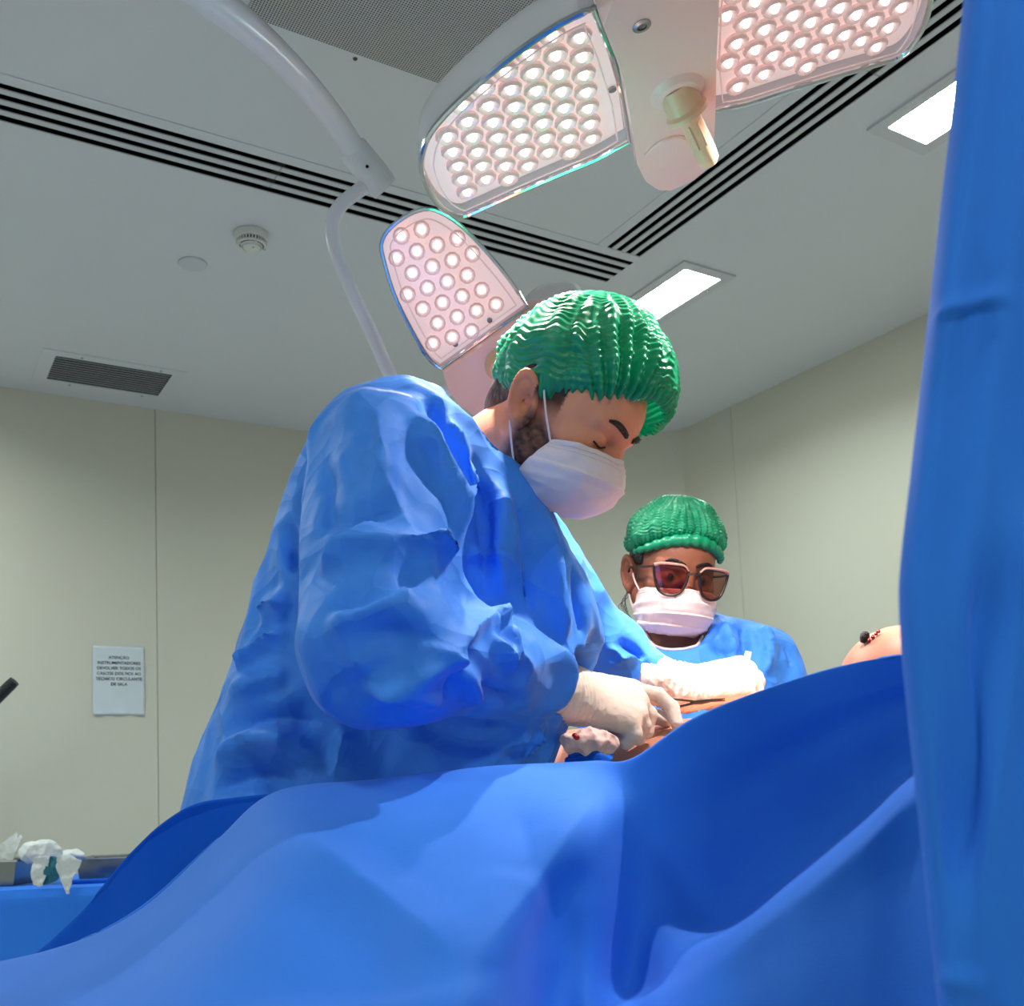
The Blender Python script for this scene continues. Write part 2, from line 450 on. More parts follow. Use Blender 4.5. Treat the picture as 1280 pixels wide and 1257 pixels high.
def folds(V, Fq, items):
    """press fold lines into a cloth surface: (pixels, width of one flank, width of the other, height)"""
    base = V.copy(); N = normals(V, Fq); disp = np.zeros(len(V))
    bvh = BVHTree.FromPolygons([tuple(v) for v in V], [tuple(map(int, f)) for f in Fq])
    for (pix, w1, w2, amp) in items:
        pts = []
        for (x, y) in spline(pix, 5 * len(pix)):
            r = ray(x, y); h = bvh.ray_cast(Vector(CAMP), Vector(r / length(r)))
            if h[0] is not None: pts.append((np.array(h[0]), np.array(h[1])))
        if len(pts) < 3: continue
        runs = [[pts[0]]]                                # stay on one layer of cloth: split at jumps in depth
        for a_, b_ in zip(pts[:-1], pts[1:]):
            if length(b_[0] - a_[0]) > 0.032: runs.append([])
            runs[-1].append(b_)
        pts = max(runs, key=len)
        if len(pts) < 4: continue
        L_ = np.array([p for p, _ in pts]); NN = np.array([q for _, q in pts])
        best = np.full(len(V), 9.0); sd = np.zeros(len(V)); tt = np.zeros(len(V)); ok = np.zeros(len(V), bool)
        near = (np.abs(base - L_.mean(0)) < (np.ptp(L_, 0) / 2 + 0.12)).all(1)
        ix = np.where(near)[0]; B = base[ix]
        for i in range(len(L_) - 1):
            a, b = L_[i], L_[i + 1]; ba = b - a; l2 = np.dot(ba, ba)
            if l2 < 1e-10 or l2 > 0.01: continue
            t = np.clip(((B - a) @ ba) / l2, 0, 1); q = B - a - t[:, None] * ba; d = length(q)
            side = np.cross(ba, NN[i]); s = q @ side / (np.linalg.norm(side) + 1e-9)
            m = d < best[ix]
            best[ix[m]] = d[m]; sd[ix[m]] = s[m]; tt[ix[m]] = ((i + t) / (len(L_) - 1))[m]
        w = np.where(sd > 0, w1, w2)
        prof = np.clip(1 - best / w, 0, 1); prof = prof * prof * (1.6 - 0.6 * prof)
        end = np.clip(np.minimum(tt, 1 - tt) * 3.2, 0, 1); end = end * end * (3 - 2 * end)
        facing = (N @ NN.mean(0)) > -0.2
        disp += 2.35 * amp * prof * end * facing
    return base + N * disp[:, None]
def set_col(o, cols):
    at = o.data.color_attributes.new('Col', 'FLOAT_COLOR', 'POINT')
    at.data.foreach_set('color', np.concatenate([cols, np.ones((len(cols), 1))], 1).astype(np.float32).ravel())
def sdf_obj(name, fn, lo, hi, h, material, parent, it=1, post=None):
    V, Fq = surface_nets(fn, lo, hi, h)
    V = relax(V, Fq, it)
    if post: V = post(V, Fq)
    return link_mesh(name, V, Fq, material, parent, smooth=True)

# ================================================================== ROOM
Z = np.array([0, 0, 1.0])
UM, UX, VM, VX = -2.6, 3.345, -1.9, 4.53          # room extent along its own axes
CH = (2.55, 4.53), (3.345, 3.765)                  # cut-off corner
holes = {}
holes['slot1'] = (-2.0, 2.107, 2.552, 2.702)
holes['slot2'] = (1.967, 2.101, 0.25, 2.515)
holes['tro1'] = (2.285, 2.44, 2.505, 2.98)
holes['tro2'] = (2.262, 2.417, 1.22, 1.667)
holes['tro3'] = (-0.35, -0.195, 3.25, 3.85)
holes['fill_back'] = (0.0, 0.155, -1.2, -0.75)  # unseen fill light, added to brighten surfaces facing the camera
holes['fill_left'] = (-1.75, -1.595, 1.2, 1.8)  # another added fill light, lifts the room's ambient level from the left
holes['vent'] = (0.567, 0.999, 4.115, 4.366)
us = sorted({UM, UX, *[h[0] for h in holes.values()], *[h[1] for h in holes.values()]})
vs_ = sorted({VM, VX, *[h[2] for h in holes.values()], *[h[3] for h in holes.values()]})
mb = MB(); vid = {}
def vv(u, v):
    k = (round(u, 4), round(v, 4))
    if k not in vid: vid[k] = len(mb.v); mb.v.append(R(u, v, CEIL))
    return vid[k]
for a, b in zip(us[:-1], us[1:]):
    for c, d in zip(vs_[:-1], vs_[1:]):
        um, vm = (a + b) / 2, (c + d) / 2
        if any(h[0] < um < h[1] and h[2] < vm < h[3] for h in holes.values()): continue
        mb.f.append((vv(a, c), vv(a, d), vv(b, d), vv(b, c)))
ceil = struct(link_mesh('ceiling', mb.v, mb.f, 'ceiling_paint'))
def recess(hole, depth, m, parent, name):
    """open-bottomed box above a hole in the ceiling"""
    a, b, c, d = hole; z0, z1 = CEIL, CEIL + depth
    q = [R(a, c, z0), R(b, c, z0), R(b, d, z0), R(a, d, z0), R(a, c, z1), R(b, c, z1), R(b, d, z1), R(a, d, z1)]
    return link_mesh(name, q, [(0, 1, 5, 4), (1, 2, 6, 5), (2, 3, 7, 6), (3, 0, 4, 7), (4, 5, 6, 7)], m, parent)

m = MB(); m.prism([R(UM, VM, 0), R(UX, VM, 0), R(UX, VX, 0), R(UM, VX, 0)], -Z * 0.1)
struct(m.build('floor', 'floor_vinyl'))
# walls: backing slab and separate wall panels with recessed joints
def wall(name, p0, p1, joints):
    p0 = np.array([*p0, 0.0]); p1 = np.array([*p1, 0.0])
    d = p1 - p0; L_ = length(d); d = d / L_
    n = np.array([d[1], -d[0], 0])                    # into the room
    if np.dot(n, -((p0 + p1) / 2 - R(0.6, 1.6))) < 0: n = -n
    n = n if np.dot(n, R(0.6, 1.6) - (p0 + p1) / 2) > 0 else -n
    m = MB(); m.box((p0 + p1) / 2 - n * 0.056 + Z * CEIL / 2, (d, n, Z), (L_ / 2 + 0.05, 0.05, CEIL / 2))
    w = struct(m.build(name, 'joint_dark'))
    js = [0.0, *joints, L_]
    for a, b in zip(js[:-1], js[1:]):
        g0 = 0.0 if a == 0 else 0.0013; g1 = 0.0 if b == L_ else 0.0013
        q = MB(); q.box(p0 + d * (a + g0 + b - g1) / 2 - n * 0.003 + Z * CEIL / 2, (d, n, Z), ((b - a - g0 - g1) / 2, 0.003, CEIL / 2))
        q.build('wall_panel', 'wall_paint', w)
    q = MB(); q.box(p0 + d * L_ / 2 + n * 0.006 + Z * 0.05, (d, n, Z), (L_ / 2, 0.006, 0.05))
    q.build('baseboard', 'ceiling_metal', w)
    return w
A0, A1 = R(UM, VX)[:2], R(CH[0][0], VX)[:2]
seamA = 1.023 - UM
wall('wall_left', A0, A1, [seamA - 2.4, seamA - 1.2, seamA, seamA + 1.2])
wall('wall_corner', A1, R(*CH[1])[:2], [])
wall('wall_right', R(*CH[1])[:2], R(UX, VM)[:2], [0.345, 1.545, 2.745, 3.945])
wall('wall_back', R(UX, VM)[:2], R(UM, VM)[:2], [1.2, 2.4, 3.6, 4.8])
wall('wall_side', R(UM, VM)[:2], R(UM, VX)[:2], [1.2, 2.4, 3.6, 4.8])

# slot diffusers: black trough, slats between four slots, joint straps
def slot_diffuser(hole, along_u, label, joints):
    a, b, c, d = hole
    e = empty('slot_diffuser', R((a + b) / 2, (c + d) / 2, CEIL), label, 'air diffuser', 'slot diffusers in the ceiling')
    recess(hole, 0.12, 'black_gap', e, 'trough')
    w0, w1 = (c, d) if along_u else (a, b)
    t = w1 - w0; slot = t * 0.155; bar = (t - 4 * slot) / 3.0
    l0, l1 = (a, b) if along_u else (c, d)
    cuts = [l0, *joints, l1]
    pos = [w0 + slot + k * (slot + bar) + bar / 2 for k in range(3)]
    for k in range(3):
        for s0, s1 in zip(cuts[:-1], cuts[1:]):
            mid = (s0 + s1) / 2
            ctr = R(mid, pos[k], CEIL) if along_u else R(pos[k], mid, CEIL)
            ax = (RU, RV, Z) if along_u else (RV, RU, Z)
            q = MB(); q.box(ctr, ax, ((s1 - s0) / 2 - 0.001, bar / 2, 0.0015)); q.build('slat', 'ceiling_metal', e)
    for j in joints:
        ctr = R(j, (w0 + w1) / 2, CEIL + 0.012) if along_u else R((w0 + w1) / 2, j, CEIL + 0.012)
        ax = (RU, RV, Z) if along_u else (RV, RU, Z)
        q = MB(); q.box(ctr, ax, (0.012, t / 2 - 0.001, 0.003)); q.build('joint_strap', 'dark_plastic', e)
    for w in (w0 - 0.018, w1 + 0.018):
        ctr = R((l0 + l1) / 2, w, CEIL - 0.001) if along_u else R(w, (l0 + l1) / 2, CEIL - 0.001)
        ax = (RU, RV, Z) if along_u else (RV, RU, Z)
        q = MB(); q.box(ctr, ax, ((l1 - l0) / 2, 0.018, 0.0015)); q.build('flange', 'ceiling_paint', e)
slot_diffuser(holes['slot1'], True, 'long four-slot ceiling diffuser running left above the smoke detector', [-0.6, 0.921])
slot_diffuser(holes['slot2'], False, 'four-slot ceiling diffuser running beside the recessed ceiling lights', [1.546])

def troffer(hole, label):
    a, b, c, d = hole
    e = empty('ceiling_light', R((a + b) / 2, (c + d) / 2, CEIL), label, 'light', 'recessed ceiling lights')
    recess(hole, 0.05, 'white_plastic', e, 'housing')
    q = MB(); q.add([R(a + .004, c + .004, CEIL + 0.035), R(b - .004, c + .004, CEIL + 0.035), R(b - .004, d - .004, CEIL + 0.035), R(a + .004, d - .004, CEIL + 0.035)], [(0, 1, 2, 3)])
    q.build('diffuser', 'troffer_glow', e)
    q = MB()
    fw = 0.038
    for (u0, u1, v0, v1) in ((a - fw, a, c - fw, d + fw), (b, b + fw, c - fw, d + fw), (a, b, c - fw, c), (a, b, d, d + fw)):
        q.box(R((u0 + u1) / 2, (v0 + v1) / 2, CEIL - 0.003), (RU, RV, Z), ((u1 - u0) / 2, (v1 - v0) / 2, 0.004))
    q.build('frame', 'ceiling_metal', e)
    for v in (c + 0.08, d - 0.08):
        q = MB(); q.lathe(R(b + 0.02, v, CEIL - 0.009), Z, [(0.004, 0), (0.005, 0.003)], 10); q.build('screw', 'steel', e)
troffer(holes['tro1'], 'recessed ceiling light just behind the tall surgeon\'s green cap')
troffer(holes['tro2'], 'recessed ceiling light partly hidden by the hanging blue drape')
troffer(holes['fill_back'], 'added fill light recessed in the ceiling, unseen behind the camera')
troffer(holes['fill_left'], 'added fill light recessed in the ceiling, unseen near the far left wall')
troffer(holes['tro3'], 'recessed ceiling light out of view beyond the left edge')

# louvred vent near the left wall
a, b, c, d = holes['vent']
e = empty('ceiling_vent', R((a + b) / 2, (c + d) / 2, CEIL), 'small rectangular louvred vent in the ceiling near the left wall', 'vent')
recess(holes['vent'], 0.08, 'black_gap', e, 'duct')
q = MB()
for (u0, u1, v0, v1) in ((a - .05, a, c - .05, d + .05), (b, b + .05, c - .05, d + .05), (a, b, c - .05, c), (a, b, d, d + .05)):
    q.box(R((u0 + u1) / 2, (v0 + v1) / 2, CEIL - 0.0015), (RU, RV, Z), ((u1 - u0) / 2, (v1 - v0) / 2, 0.002))
q.build('frame', 'ceiling_paint', e)
ns = 11
for k in range(ns):
    v = c + (d - c) * (k + 0.5) / ns
    tilt = (RV * math.cos(0.5) + Z * math.sin(0.5)); nrm = np.cross(RU, tilt)
    q = MB(); q.box(R((a + b) / 2, v, CEIL + 0.004), (RU, tilt, nrm), ((b - a) / 2 - .001, 0.0065, 0.0012)); q.build('slat', 'ceiling_metal', e)
for (u, v) in ((a + .09, c - .02), (b - .05, c - .02), (a + .09, d + .025), (b - .06, d + .025)):
    q = MB(); q.lathe(R(u, v, CEIL - 0.005), Z, [(0.004, 0), (0.006, 0.003)], 10); q.build('screw', 'dark_steel', e)

# perforated laminar-flow panel
pa = (0.664, 1.198, 0.86, 2.06)
q = MB(); q.box((0, 0, 0), np.eye(3), ((pa[1] - pa[0]) / 2, (pa[3] - pa[2]) / 2, 0.006))
o = q.build('laminar_flow_panel', 'perforated_metal')
o.matrix_basis = Matrix(((RU[0], RV[0], 0, R((pa[0] + pa[1]) / 2, 0)[0]), (RU[1], RV[1], 0, 0), (0, 0, 1, 0), (0, 0, 0, 1)))
o.location = tuple(R((pa[0] + pa[1]) / 2, (pa[2] + pa[3]) / 2, CEIL - 0.006))
tag(o, 'grey perforated metal air panel in the ceiling above the lamp', 'air panel')
for (u, v) in ((0.93, 2.09), (1.235, 1.86)):
    q = MB(); q.lathe(R(u, v, CEIL - 0.003), Z, [(0.004, 0), (0.006, 0.003)], 10); q.build('screw', 'dark_steel', o)

# smoke detector and blank cover
c0 = R(0.953, 2.945, CEIL)
e = empty('smoke_detector', c0, 'round white slotted smoke detector on the ceiling', 'smoke detector')
q = MB(); q.lathe(c0, -Z, [(0.05, 0), (0.052, 0.003), (0.05, 0.02), (0.046, 0.022)], 40); q.build('base', 'white_plastic', e, True)
q = MB(); q.lathe(c0, -Z, [(0.040, 0.018), (0.040, 0.036)], 40); q.build('dark_core', 'black_gap', e)
for k in range(30):
    t = k * 2 * math.pi / 30; dr = np.array([math.cos(t), math.sin(t), 0])
    q = MB(); q.box(c0 + dr * 0.0435 - Z * 0.028, (dr, np.cross(Z, dr), Z), (0.002, 0.0022, 0.0065)); q.build('fin', 'white_plastic', e)
for (r0, r1, z0) in ((0.036, 0.044, 0.0345), (0.029, 0.033, 0.039)):
    q = MB(); q.lathe(c0, -Z, [(r0, z0), (r1, z0 - 0.001), (r1 - .001, z0 + 0.003), (r0, z0 + 0.003), (r0, z0)], 40); q.build('ring', 'white_plastic', e, True)
q = MB(); q.lathe(c0, -Z, [(0.026, 0.034), (0.026, 0.043), (0.018, 0.048), (0.0, 0.049)], 36); q.build('cover', 'white_plastic', e, True)
for k in range(4):
    t = 0.6 + k * math.pi / 2; dr = np.array([math.cos(t), math.sin(t), 0])
    q = MB(); q.box(c0 + dr * 0.034 - Z * 0.039, (dr, np.cross(Z, dr), Z), (0.01, 0.002, 0.002)); q.build('spoke', 'white_plastic', e)
q = MB(); q.lathe(c0 + np.array([0.008, -0.012, 0]), -Z, [(0.003, 0.044), (0.003, 0.0485), (0, 0.0487)], 10); q.build('indicator', 'dark_plastic', e)
q = MB(); q.lathe(R(0.843, 3.198, CEIL), -Z, [(0.044, 0), (0.045, 0.004), (0.043, 0.006), (0, 0.0065)], 40)
tag(q.build('blank_cover', 'ceiling_metal', None, True), 'flat round blanking cover on the ceiling beside the smoke detector', 'cover')

# paper notice on the left wall
RN = -RV
pc = on_plane(148.5, 850.5, R(0, VX), RV) + RN * 0.003
pw, ph = 0.205, 0.287
G = np.zeros((30, 22, 3))
for i in range(30):
    for j in range(22):
        s, t = j / 21 - 0.5, 0.5 - i / 29
        wob = 0.0022 * max(0, -t - 0.15) * math.sin(s * 14 + t * 9) * 3 + 0.0008 * math.sin(s * 9 - t * 16)
        G[i, j] = pc + RU * s * pw + Z * t * ph + RN * (0.0012 + wob + (0.0025 if t < -0.47 and abs(s) > 0.3 else 0))
q = MB(); q.grid(G)
e = q.build('paper_notice', 'paper', None, True)
md = e.modifiers.new('thickness', 'SOLIDIFY'); md.thickness = 0.0006
tag(e, 'white paper notice with capital lettering taped to the left wall', 'notice')
for i, txt in enumerate(['ATENÇÃO', 'INSTRUMENTADORES', 'DEVOLVER TODOS OS', 'CASCOS DOS FIOS AO', 'TÉCNICO CIRCULANTE', 'DE SALA']):
    cu = bpy.data.curves.new('lettering', 'FONT'); cu.body = txt; cu.size = 0.0172; cu.align_x = 'CENTER'; cu.align_y = 'CENTER'; cu.offset = 0.0002
    cu.resolution_u = 3
    ob = bpy.data.objects.new('tmp', cu); COL.objects.link(ob)
    bpy.context.view_layer.update()
    me = bpy.data.meshes.new_from_object(ob.evaluated_get(bpy.context.evaluated_depsgraph_get()))
    bpy.data.objects.remove(ob); me.materials.clear(); me.materials.append(MATS['ink'])
    pos = pc + Z * (0.095 - 0.0222 * i) + RN * 0.0034
    M = Matrix(((RU[0], 0, RN[0], pos[0]), (RU[1], 0, RN[1], pos[1]), (0, 1, 0, pos[2]), (0, 0, 0, 1)))
    link_data('lettering', me, e, M)
# small green sign far behind the nurse
sc_ = on_plane(760, 784, R(CH[0][0], CH[0][1]), np.array([-0.36, -0.93, 0]))
sc_ = on_plane(762, 784, R(*CH[0]), np.cross(R(*CH[1]) - R(*CH[0]), Z)) 
dd = (R(*CH[1]) - R(*CH[0])); dd /= length(dd); nn = np.cross(dd, Z); nn = nn if np.dot(nn, -sc_) > 0 else -nn
e = empty('wall_sign', sc_ + nn * 0.004, 'small green sign on the corner wall between the surgeon and the nurse', 'sign')
q = MB(); q.box(sc_ + nn * 0.005, (dd, nn, Z), (0.055, 0.004, 0.026)); q.build('border', 'white_plastic', e)
q = MB(); q.box(sc_ + nn * 0.008, (dd, nn, Z), (0.05, 0.003, 0.020)); q.build('panel', 'sign_green', e)
# ================================================================== SURGICAL LAMPS
def in_poly(x, y, poly):
    c = False; n = len(poly)
    for i in range(n):
        x1, y1 = poly[i]; x2, y2 = poly[(i + 1) % n]
        if (y1 > y) != (y2 > y) and x < (x2 - x1) * (y - y1) / (y2 - y1) + x1: c = not c
    return c
def inset(poly, d):
    p = np.array(poly, float); n = len(p); out = []
    area = 0.5 * sum(p[i][0] * p[(i + 1) % n][1] - p[(i + 1) % n][0] * p[i][1] for i in range(n))
    sg = 1 if area > 0 else -1
    for i in range(n):
        a = p[i] - p[i - 1]; b = p[(i + 1) % n] - p[i]
        na = np.array([-a[1], a[0]]) / (np.linalg.norm(a) + 1e-9); nb = np.array([-b[1], b[0]]) / (np.linalg.norm(b) + 1e-9)
        k = na + nb; k /= np.linalg.norm(k) + 1e-9
        out.append(p[i] + sg * k * d / max(0.5, np.dot(k, na)))
    return np.array(out)
# one LED lens, shared by all lamps: faceted clear cup with a bright core
def lens_mesh():
    q = MB(); seg = 10
    prof = [(0.0125, 0.0), (0.0132, 0.004), (0.0112, 0.007), (0.0044, 0.0032)]
    q.lathe((0, 0, 0), (0, 0, 1), prof[:4], seg)
    q.f = q.f[:-2] if len(q.f[-1]) == seg else q.f
    n1 = len(q.f)
    q.lathe((0, 0, 0), (0, 0, 1), [(0.0044, 0.003), (0.0044, 0.006), (0.003, 0.0082), (0.0001, 0.0088)], seg)
    me = bpy.data.meshes.new('led_lens')
    me.from_pydata([tuple(v) for v in q.v], [], q.f)
    me.materials.append(MATS['lens_glass']); me.materials.append(MATS['led_core'])
    for i, p in enumerate(me.polygons): p.material_index = 0 if i < n1 else 1
    me.update(); return me
LENS = lens_mesh()

class Lamp:
    def __init__(s, name, c, n, u_hint, label):
        s.c = np.asarray(c, float); s.n = np.asarray(n, float) / length(np.asarray(n, float))
        u = np.asarray(u_hint, float); u = u - s.n * np.dot(u, s.n); s.u = u / length(u); s.v = np.cross(s.n, s.u)
        s.e = empty(name, s.c, label, 'surgical lamp', 'surgical lamps')
    def loc(s, px, py):
        p = on_plane(px, py, s.c, s.n) - s.c; return np.array([np.dot(p, s.u), np.dot(p, s.v)])
    def w(s, a, h=0.0): return s.c + s.u * a[0] + s.v * a[1] + s.n * h
    def petal(s, poly, pitch, rot, lensscale, inner):
        """housing shell, plate, lenses, clear cover and rim; poly in lamp coordinates; h grows towards the light"""
        e = s.e; n = len(poly)
        # housing: rim wall and domed back
        q = MB(); rings = []
        cen = np.mean(poly, 0)
        for (sc, h) in ((1.0, 0.004), (1.0, -0.022), (0.93, -0.045), (0.7, -0.062), (0.3, -0.068)):
            rings.append([s.w(cen + (np.array(p) - cen) * sc, h) for p in poly])
        vs = [p for r_ in rings for p in r_]
        fs = [(i * n + k, i * n + (k + 1) % n, (i + 1) * n + (k + 1) % n, (i + 1) * n + k) for i in range(4) for k in range(n)]
        fs.append(tuple(4 * n + k for k in range(n)))
        q.add(vs, fs); q.build('petal_housing', 'lamp_white', e, True)
        q = MB(); pl = inset(poly, 0.004)
        q.add([s.w(p, -0.014) for p in pl], [tuple(range(n))]); q.build('reflector_plate', 'lens_plate', e)
        q = MB(); q.tube([s.w(p, 0.004) for p in poly], 0.0042, 8, closed=True); q.build('rim', 'chrome', e, True)
        cv = inset(poly, 0.003)
        q = MB(); q.add([s.w(p, 0.005) for p in cv], [tuple(range(n))]); q.build('clear_cover', 'clear_cover', e)
        il = inset(poly, 0.017)
        q = MB(); q.tube([s.w(p, 0.0055) for p in il], 0.0011, 6, closed=True); q.build('cover_seam', 'lens_glass', e)
        ip = inset(poly, 0.021)
        ca, sa = math.cos(rot), math.sin(rot); cnt = 0; lo = poly.min(0) - .1; hi = poly.max(0) + .1
        k = int(0.9 / pitch)
        for i in range(-k, k):
            for j in range(-k, k):
                x, y = i * pitch + (pitch / 2 if j % 2 else 0), j * pitch * 0.88
                a = cen + np.array([ca * x - sa * y, sa * x + ca * y])
                if not in_poly(a[0], a[1], ip): continue
                pos = s.w(a, -0.013)
                M = Matrix([[s.u[r_] * lensscale, s.v[r_] * lensscale, s.n[r_] * lensscale, pos[r_]] for r_ in range(3)] + [[0, 0, 0, 1]])
                link_data('led_lens', LENS, e, M); cnt += 1
        for t in inner:
            q = MB(); q.lathe(s.w(t, -0.013), s.n, [(0.0055, 0), (0.0055, 0.003), (0.003, 0.0035)], 12); q.build('bolt', 'steel', e)
    def beam(s, a, target, watts, ang):
        ld = bpy.data.lights.new('beam', 'SPOT'); ld.energy = watts; ld.color = (1.0, 0.86, 0.80)
        ld.spot_size = math.radians(ang); ld.spot_blend = 1.0; ld.shadow_soft_size = 0.012
        o = bpy.data.objects.new('beam', ld); COL.objects.link(o)
        p = s.w(a, 0.03); o.location = tuple(p)
        o.rotation_euler = Vector(np.asarray(target) - p).to_track_quat('-Z', 'Y').to_euler()
        set_parent(o, s.e)

FIELD = P(850, 885, 1.50)
def smooth_closed(pts, n):
    p = np.asarray(pts, float); k = len(p); t = np.arange(n) * k / n; i = t.astype(int); u = (t - i)[:, None]
    g = lambda j: p[j % k]
    p0, p1, p2, p3 = g(i - 1), g(i), g(i + 1), g(i + 2)
    return 0.5 * (2 * p1 + (p2 - p0) * u + (2 * p0 - 5 * p1 + 4 * p2 - p3) * u ** 2 + (3 * p1 - p0 - 3 * p2 + p3) * u ** 3)

# --- big lamp above the surgeon
c1 = P(846, 108, 1.31)
L1 = Lamp('surgical_lamp', c1, (0.20, 0.03, -0.98), (0.85, -0.52, 0.15), 'large two-winged LED surgical lamp with ivory handle, at the top of the picture')
pix = [(741, 6), (762, 60), (779, 120), (786, 172), (748, 194), (700, 214), (640, 240), (598, 259), (576, 267), (556, 260), (540, 243), (527, 213), (527, 190), (536, 165), (560, 135), (600, 98), (650, 58), (700, 25)]
pl1 = np.array([L1.loc(*p) for p in pix])
pl1s = np.concatenate([pl1[:4], spline(pl1[3:], 40)[1:-1], [pl1[-1]]])
left = spline(np.concatenate([pl1[3:], pl1[:1]]), 44)
poly = np.concatenate([[pl1[1]], [pl1[2]], left])
L1.petal(poly, 0.0365, 0.12, 1.25, [L1.loc(765, 68), L1.loc(768, 122)])
# the mirror wing, about the axis through the handle
ax_c = (L1.loc(783, 172) + L1.loc(890, 118)) / 2; ax_d = (L1.loc(742, 10) + L1.loc(888, -70)) / 2 - ax_c; ax_d /= np.linalg.norm(ax_d)
def mir(p):
    q = p - ax_c; t = np.dot(q, ax_d); return ax_c + 2 * ax_d * t - q
poly2 = np.array([mir(p) for p in poly])[::-1]
L1.petal(poly2, 0.0365, -0.12, 1.25, [mir(L1.loc(765, 68)), mir(L1.loc(768, 122))])
# centre body
bp = [(742, -6), (768, 60), (783, 140), (788, 180), (800, 203), (816, 214), (832, 215), (862, 201), (880, 184), (886, 160), (888, 118), (889, 40), (893, -80), (830, -110), (760, -60)]
bod = np.array([L1.loc(*p) for p in bp])
q = MB(); n = len(bod); cen = bod.mean(0)
vs = []; lv = [(0.97, 0.034), (1.0, 0.026), (1.0, -0.05), (0.93, -0.075)]
for (sc, h) in lv: vs += [L1.w(cen + (p - cen) * sc, h) for p in bod]
q.add(vs, [(i * n + k, i * n + (k + 1) % n, (i + 1) * n + (k + 1) % n, (i + 1) * n + k) for i in range(3) for k in range(n)] + [tuple(range(n)), tuple(3 * n + k for k in range(n))])
body1 = q.build('centre_body', 'lamp_body_bounce', L1.e, True)
hb = L1.loc(838, 84)
q = MB(); q.lathe(L1.w(hb, 0.03), L1.n, [(0.043, 0), (0.036, 0.004), (0.030, 0.010), (0.027, 0.012)], 32); q.build('handle_boss', 'lamp_body_bounce', L1.e, True)
hd = L1.n * 0.93 + L1.u * 0.0
tip = P(889, 206, 1.335); h0 = L1.w(hb, 0.03); hd = tip - h0; hl = length(hd); hd /= hl
q = MB(); q.lathe(h0, hd, [(0.024, -0.004), (0.0245, 0.026), (0.0285, 0.03), (0.0290, 0.036), (0.016, 0.040), (0.0145, 0.045), (0.0150, hl - 0.02), (0.0135, hl - 0.006), (0.008, hl), (0, hl + 0.001)], 28)
hnd = q.build('handle', 'ivory', L1.e, True); tag(hnd, 'ivory sterilisable handle')
side = np.cross(hd, ray(860, 150)); side /= length(side); fr = np.cross(side, hd); fr = fr if np.dot(fr, -ray(860, 150)) > 0 else -fr
for sgn in (-1, 1):
    q = MB(); q.tube([h0 + hd * 0.046 + fr * 0.0142 + side * 0.006 * sgn, h0 + hd * (hl - 0.03) + fr * 0.0142 + side * 0.006 * sgn], 0.0016, 8); q.build('rib', 'ivory', hnd, True)
fl = np.array([L1.loc(*p) for p in [(800, 165), (815, 150), (838, 142), (855, 148), (850, 175), (825, 195), (805, 190)]])
q = MB(); q.tube([L1.w(p, 0.034) for p in spline(fl[:4], 14)], 0.004, 8); q.build('grip_ridge', 'lamp_body_bounce', L1.e, True)
q = MB(); q.lathe(L1.w(L1.loc(793, -2), 0.030), L1.n, [(0.012, 0), (0.011, 0.005), (0.006, 0.006), (0.0055, 0.004)], 18); q.build('bolt', 'steel', L1.e, True)
# suspension of the lamp up to the ceiling, above the picture
top = L1.w(L1.loc(800, -40), -0.07)
pts = spline([top, top + np.array([0.0, -0.12, 0.05]), top + np.array([-0.02, -0.22, 0.16]), top + np.array([-0.1, -0.3, 0.28]), np.array([-0.02, 0.72, 2.5]), np.array([-0.02, 0.72, CEIL])], 40)
q = MB(); q.tube(pts, 0.024, 16); q.build('arm', 'lamp_white', L1.e, True)
q = MB(); q.lathe((-0.02, 0.72, CEIL), -Z, [(0.1, 0), (0.1, 0.03), (0.06, 0.05), (0.03, 0.06)], 32); q.build('ceiling_mount', 'lamp_white', L1.e, True)
for a in (poly.mean(0), poly2.mean(0)):
    L1.beam(a, FIELD, LAMP_W, 105)
    L1.beam(a, P(900, 862, 1.60), LAMP_W * 1.25, 18)

# --- second lamp behind the surgeon's head
c2 = P(622, 452, 2.05)
n2 = FIELD - c2; n2 = n2 / length(n2) + np.array([-0.12, -0.25, 0.12])
L2 = Lamp('surgical_lamp', c2, n2, P(622, 452, 2.05) - P(520, 290, 2.05), 'smaller two-winged LED surgical lamp half hidden behind the surgeon\'s head')
pix = [(660, 383), (606, 421), (551, 460), (534, 445), (512, 408), (492, 366), (479, 322), (477, 302), (488, 284), (510, 268), (530, 261), (548, 264), (574, 280), (604, 310), (634, 346)]
pp2 = np.array([L2.loc(*p) for p in pix])
poly = np.concatenate([[pp2[1]], spline(np.concatenate([pp2[2:], pp2[:1]]), 44)])
L2.petal(poly, 0.040, 0.2, 1.25, [L2.loc(570, 432), L2.loc(613, 402)])
mid = L2.loc(606, 421); ed = (L2.loc(660, 383) - L2.loc(551, 460)); ed /= np.linalg.norm(ed)
prp = np.array([-ed[1], ed[0]]); prp = prp if np.dot(prp, L2.loc(650, 500)) > 0 else -prp
bw = 0.115
ax_c = mid + prp * bw / 2; ax_d = ed
poly2 = np.array([mir(p) for p in poly])[::-1]
L2.petal(poly2, 0.040, -0.2, 1.25, [])
hw = np.linalg.norm(L2.loc(660, 383) - L2.loc(551, 460)) / 2
bod = np.array([mid + ed * s_ * hw * k_ + prp * t_ for s_, k_, t_ in ((-1, 1.0, 0.002), (-1, 1.12, bw * .3), (-1, 1.12, bw * .7), (-1, 1.0, bw - .002), (1, 1.0, bw - .002), (1, 1.35, bw * .8), (1, 1.35, bw * .2), (1, 1.0, 0.002))])
q = MB(); n = len(bod); cen = bod.mean(0); vs = []
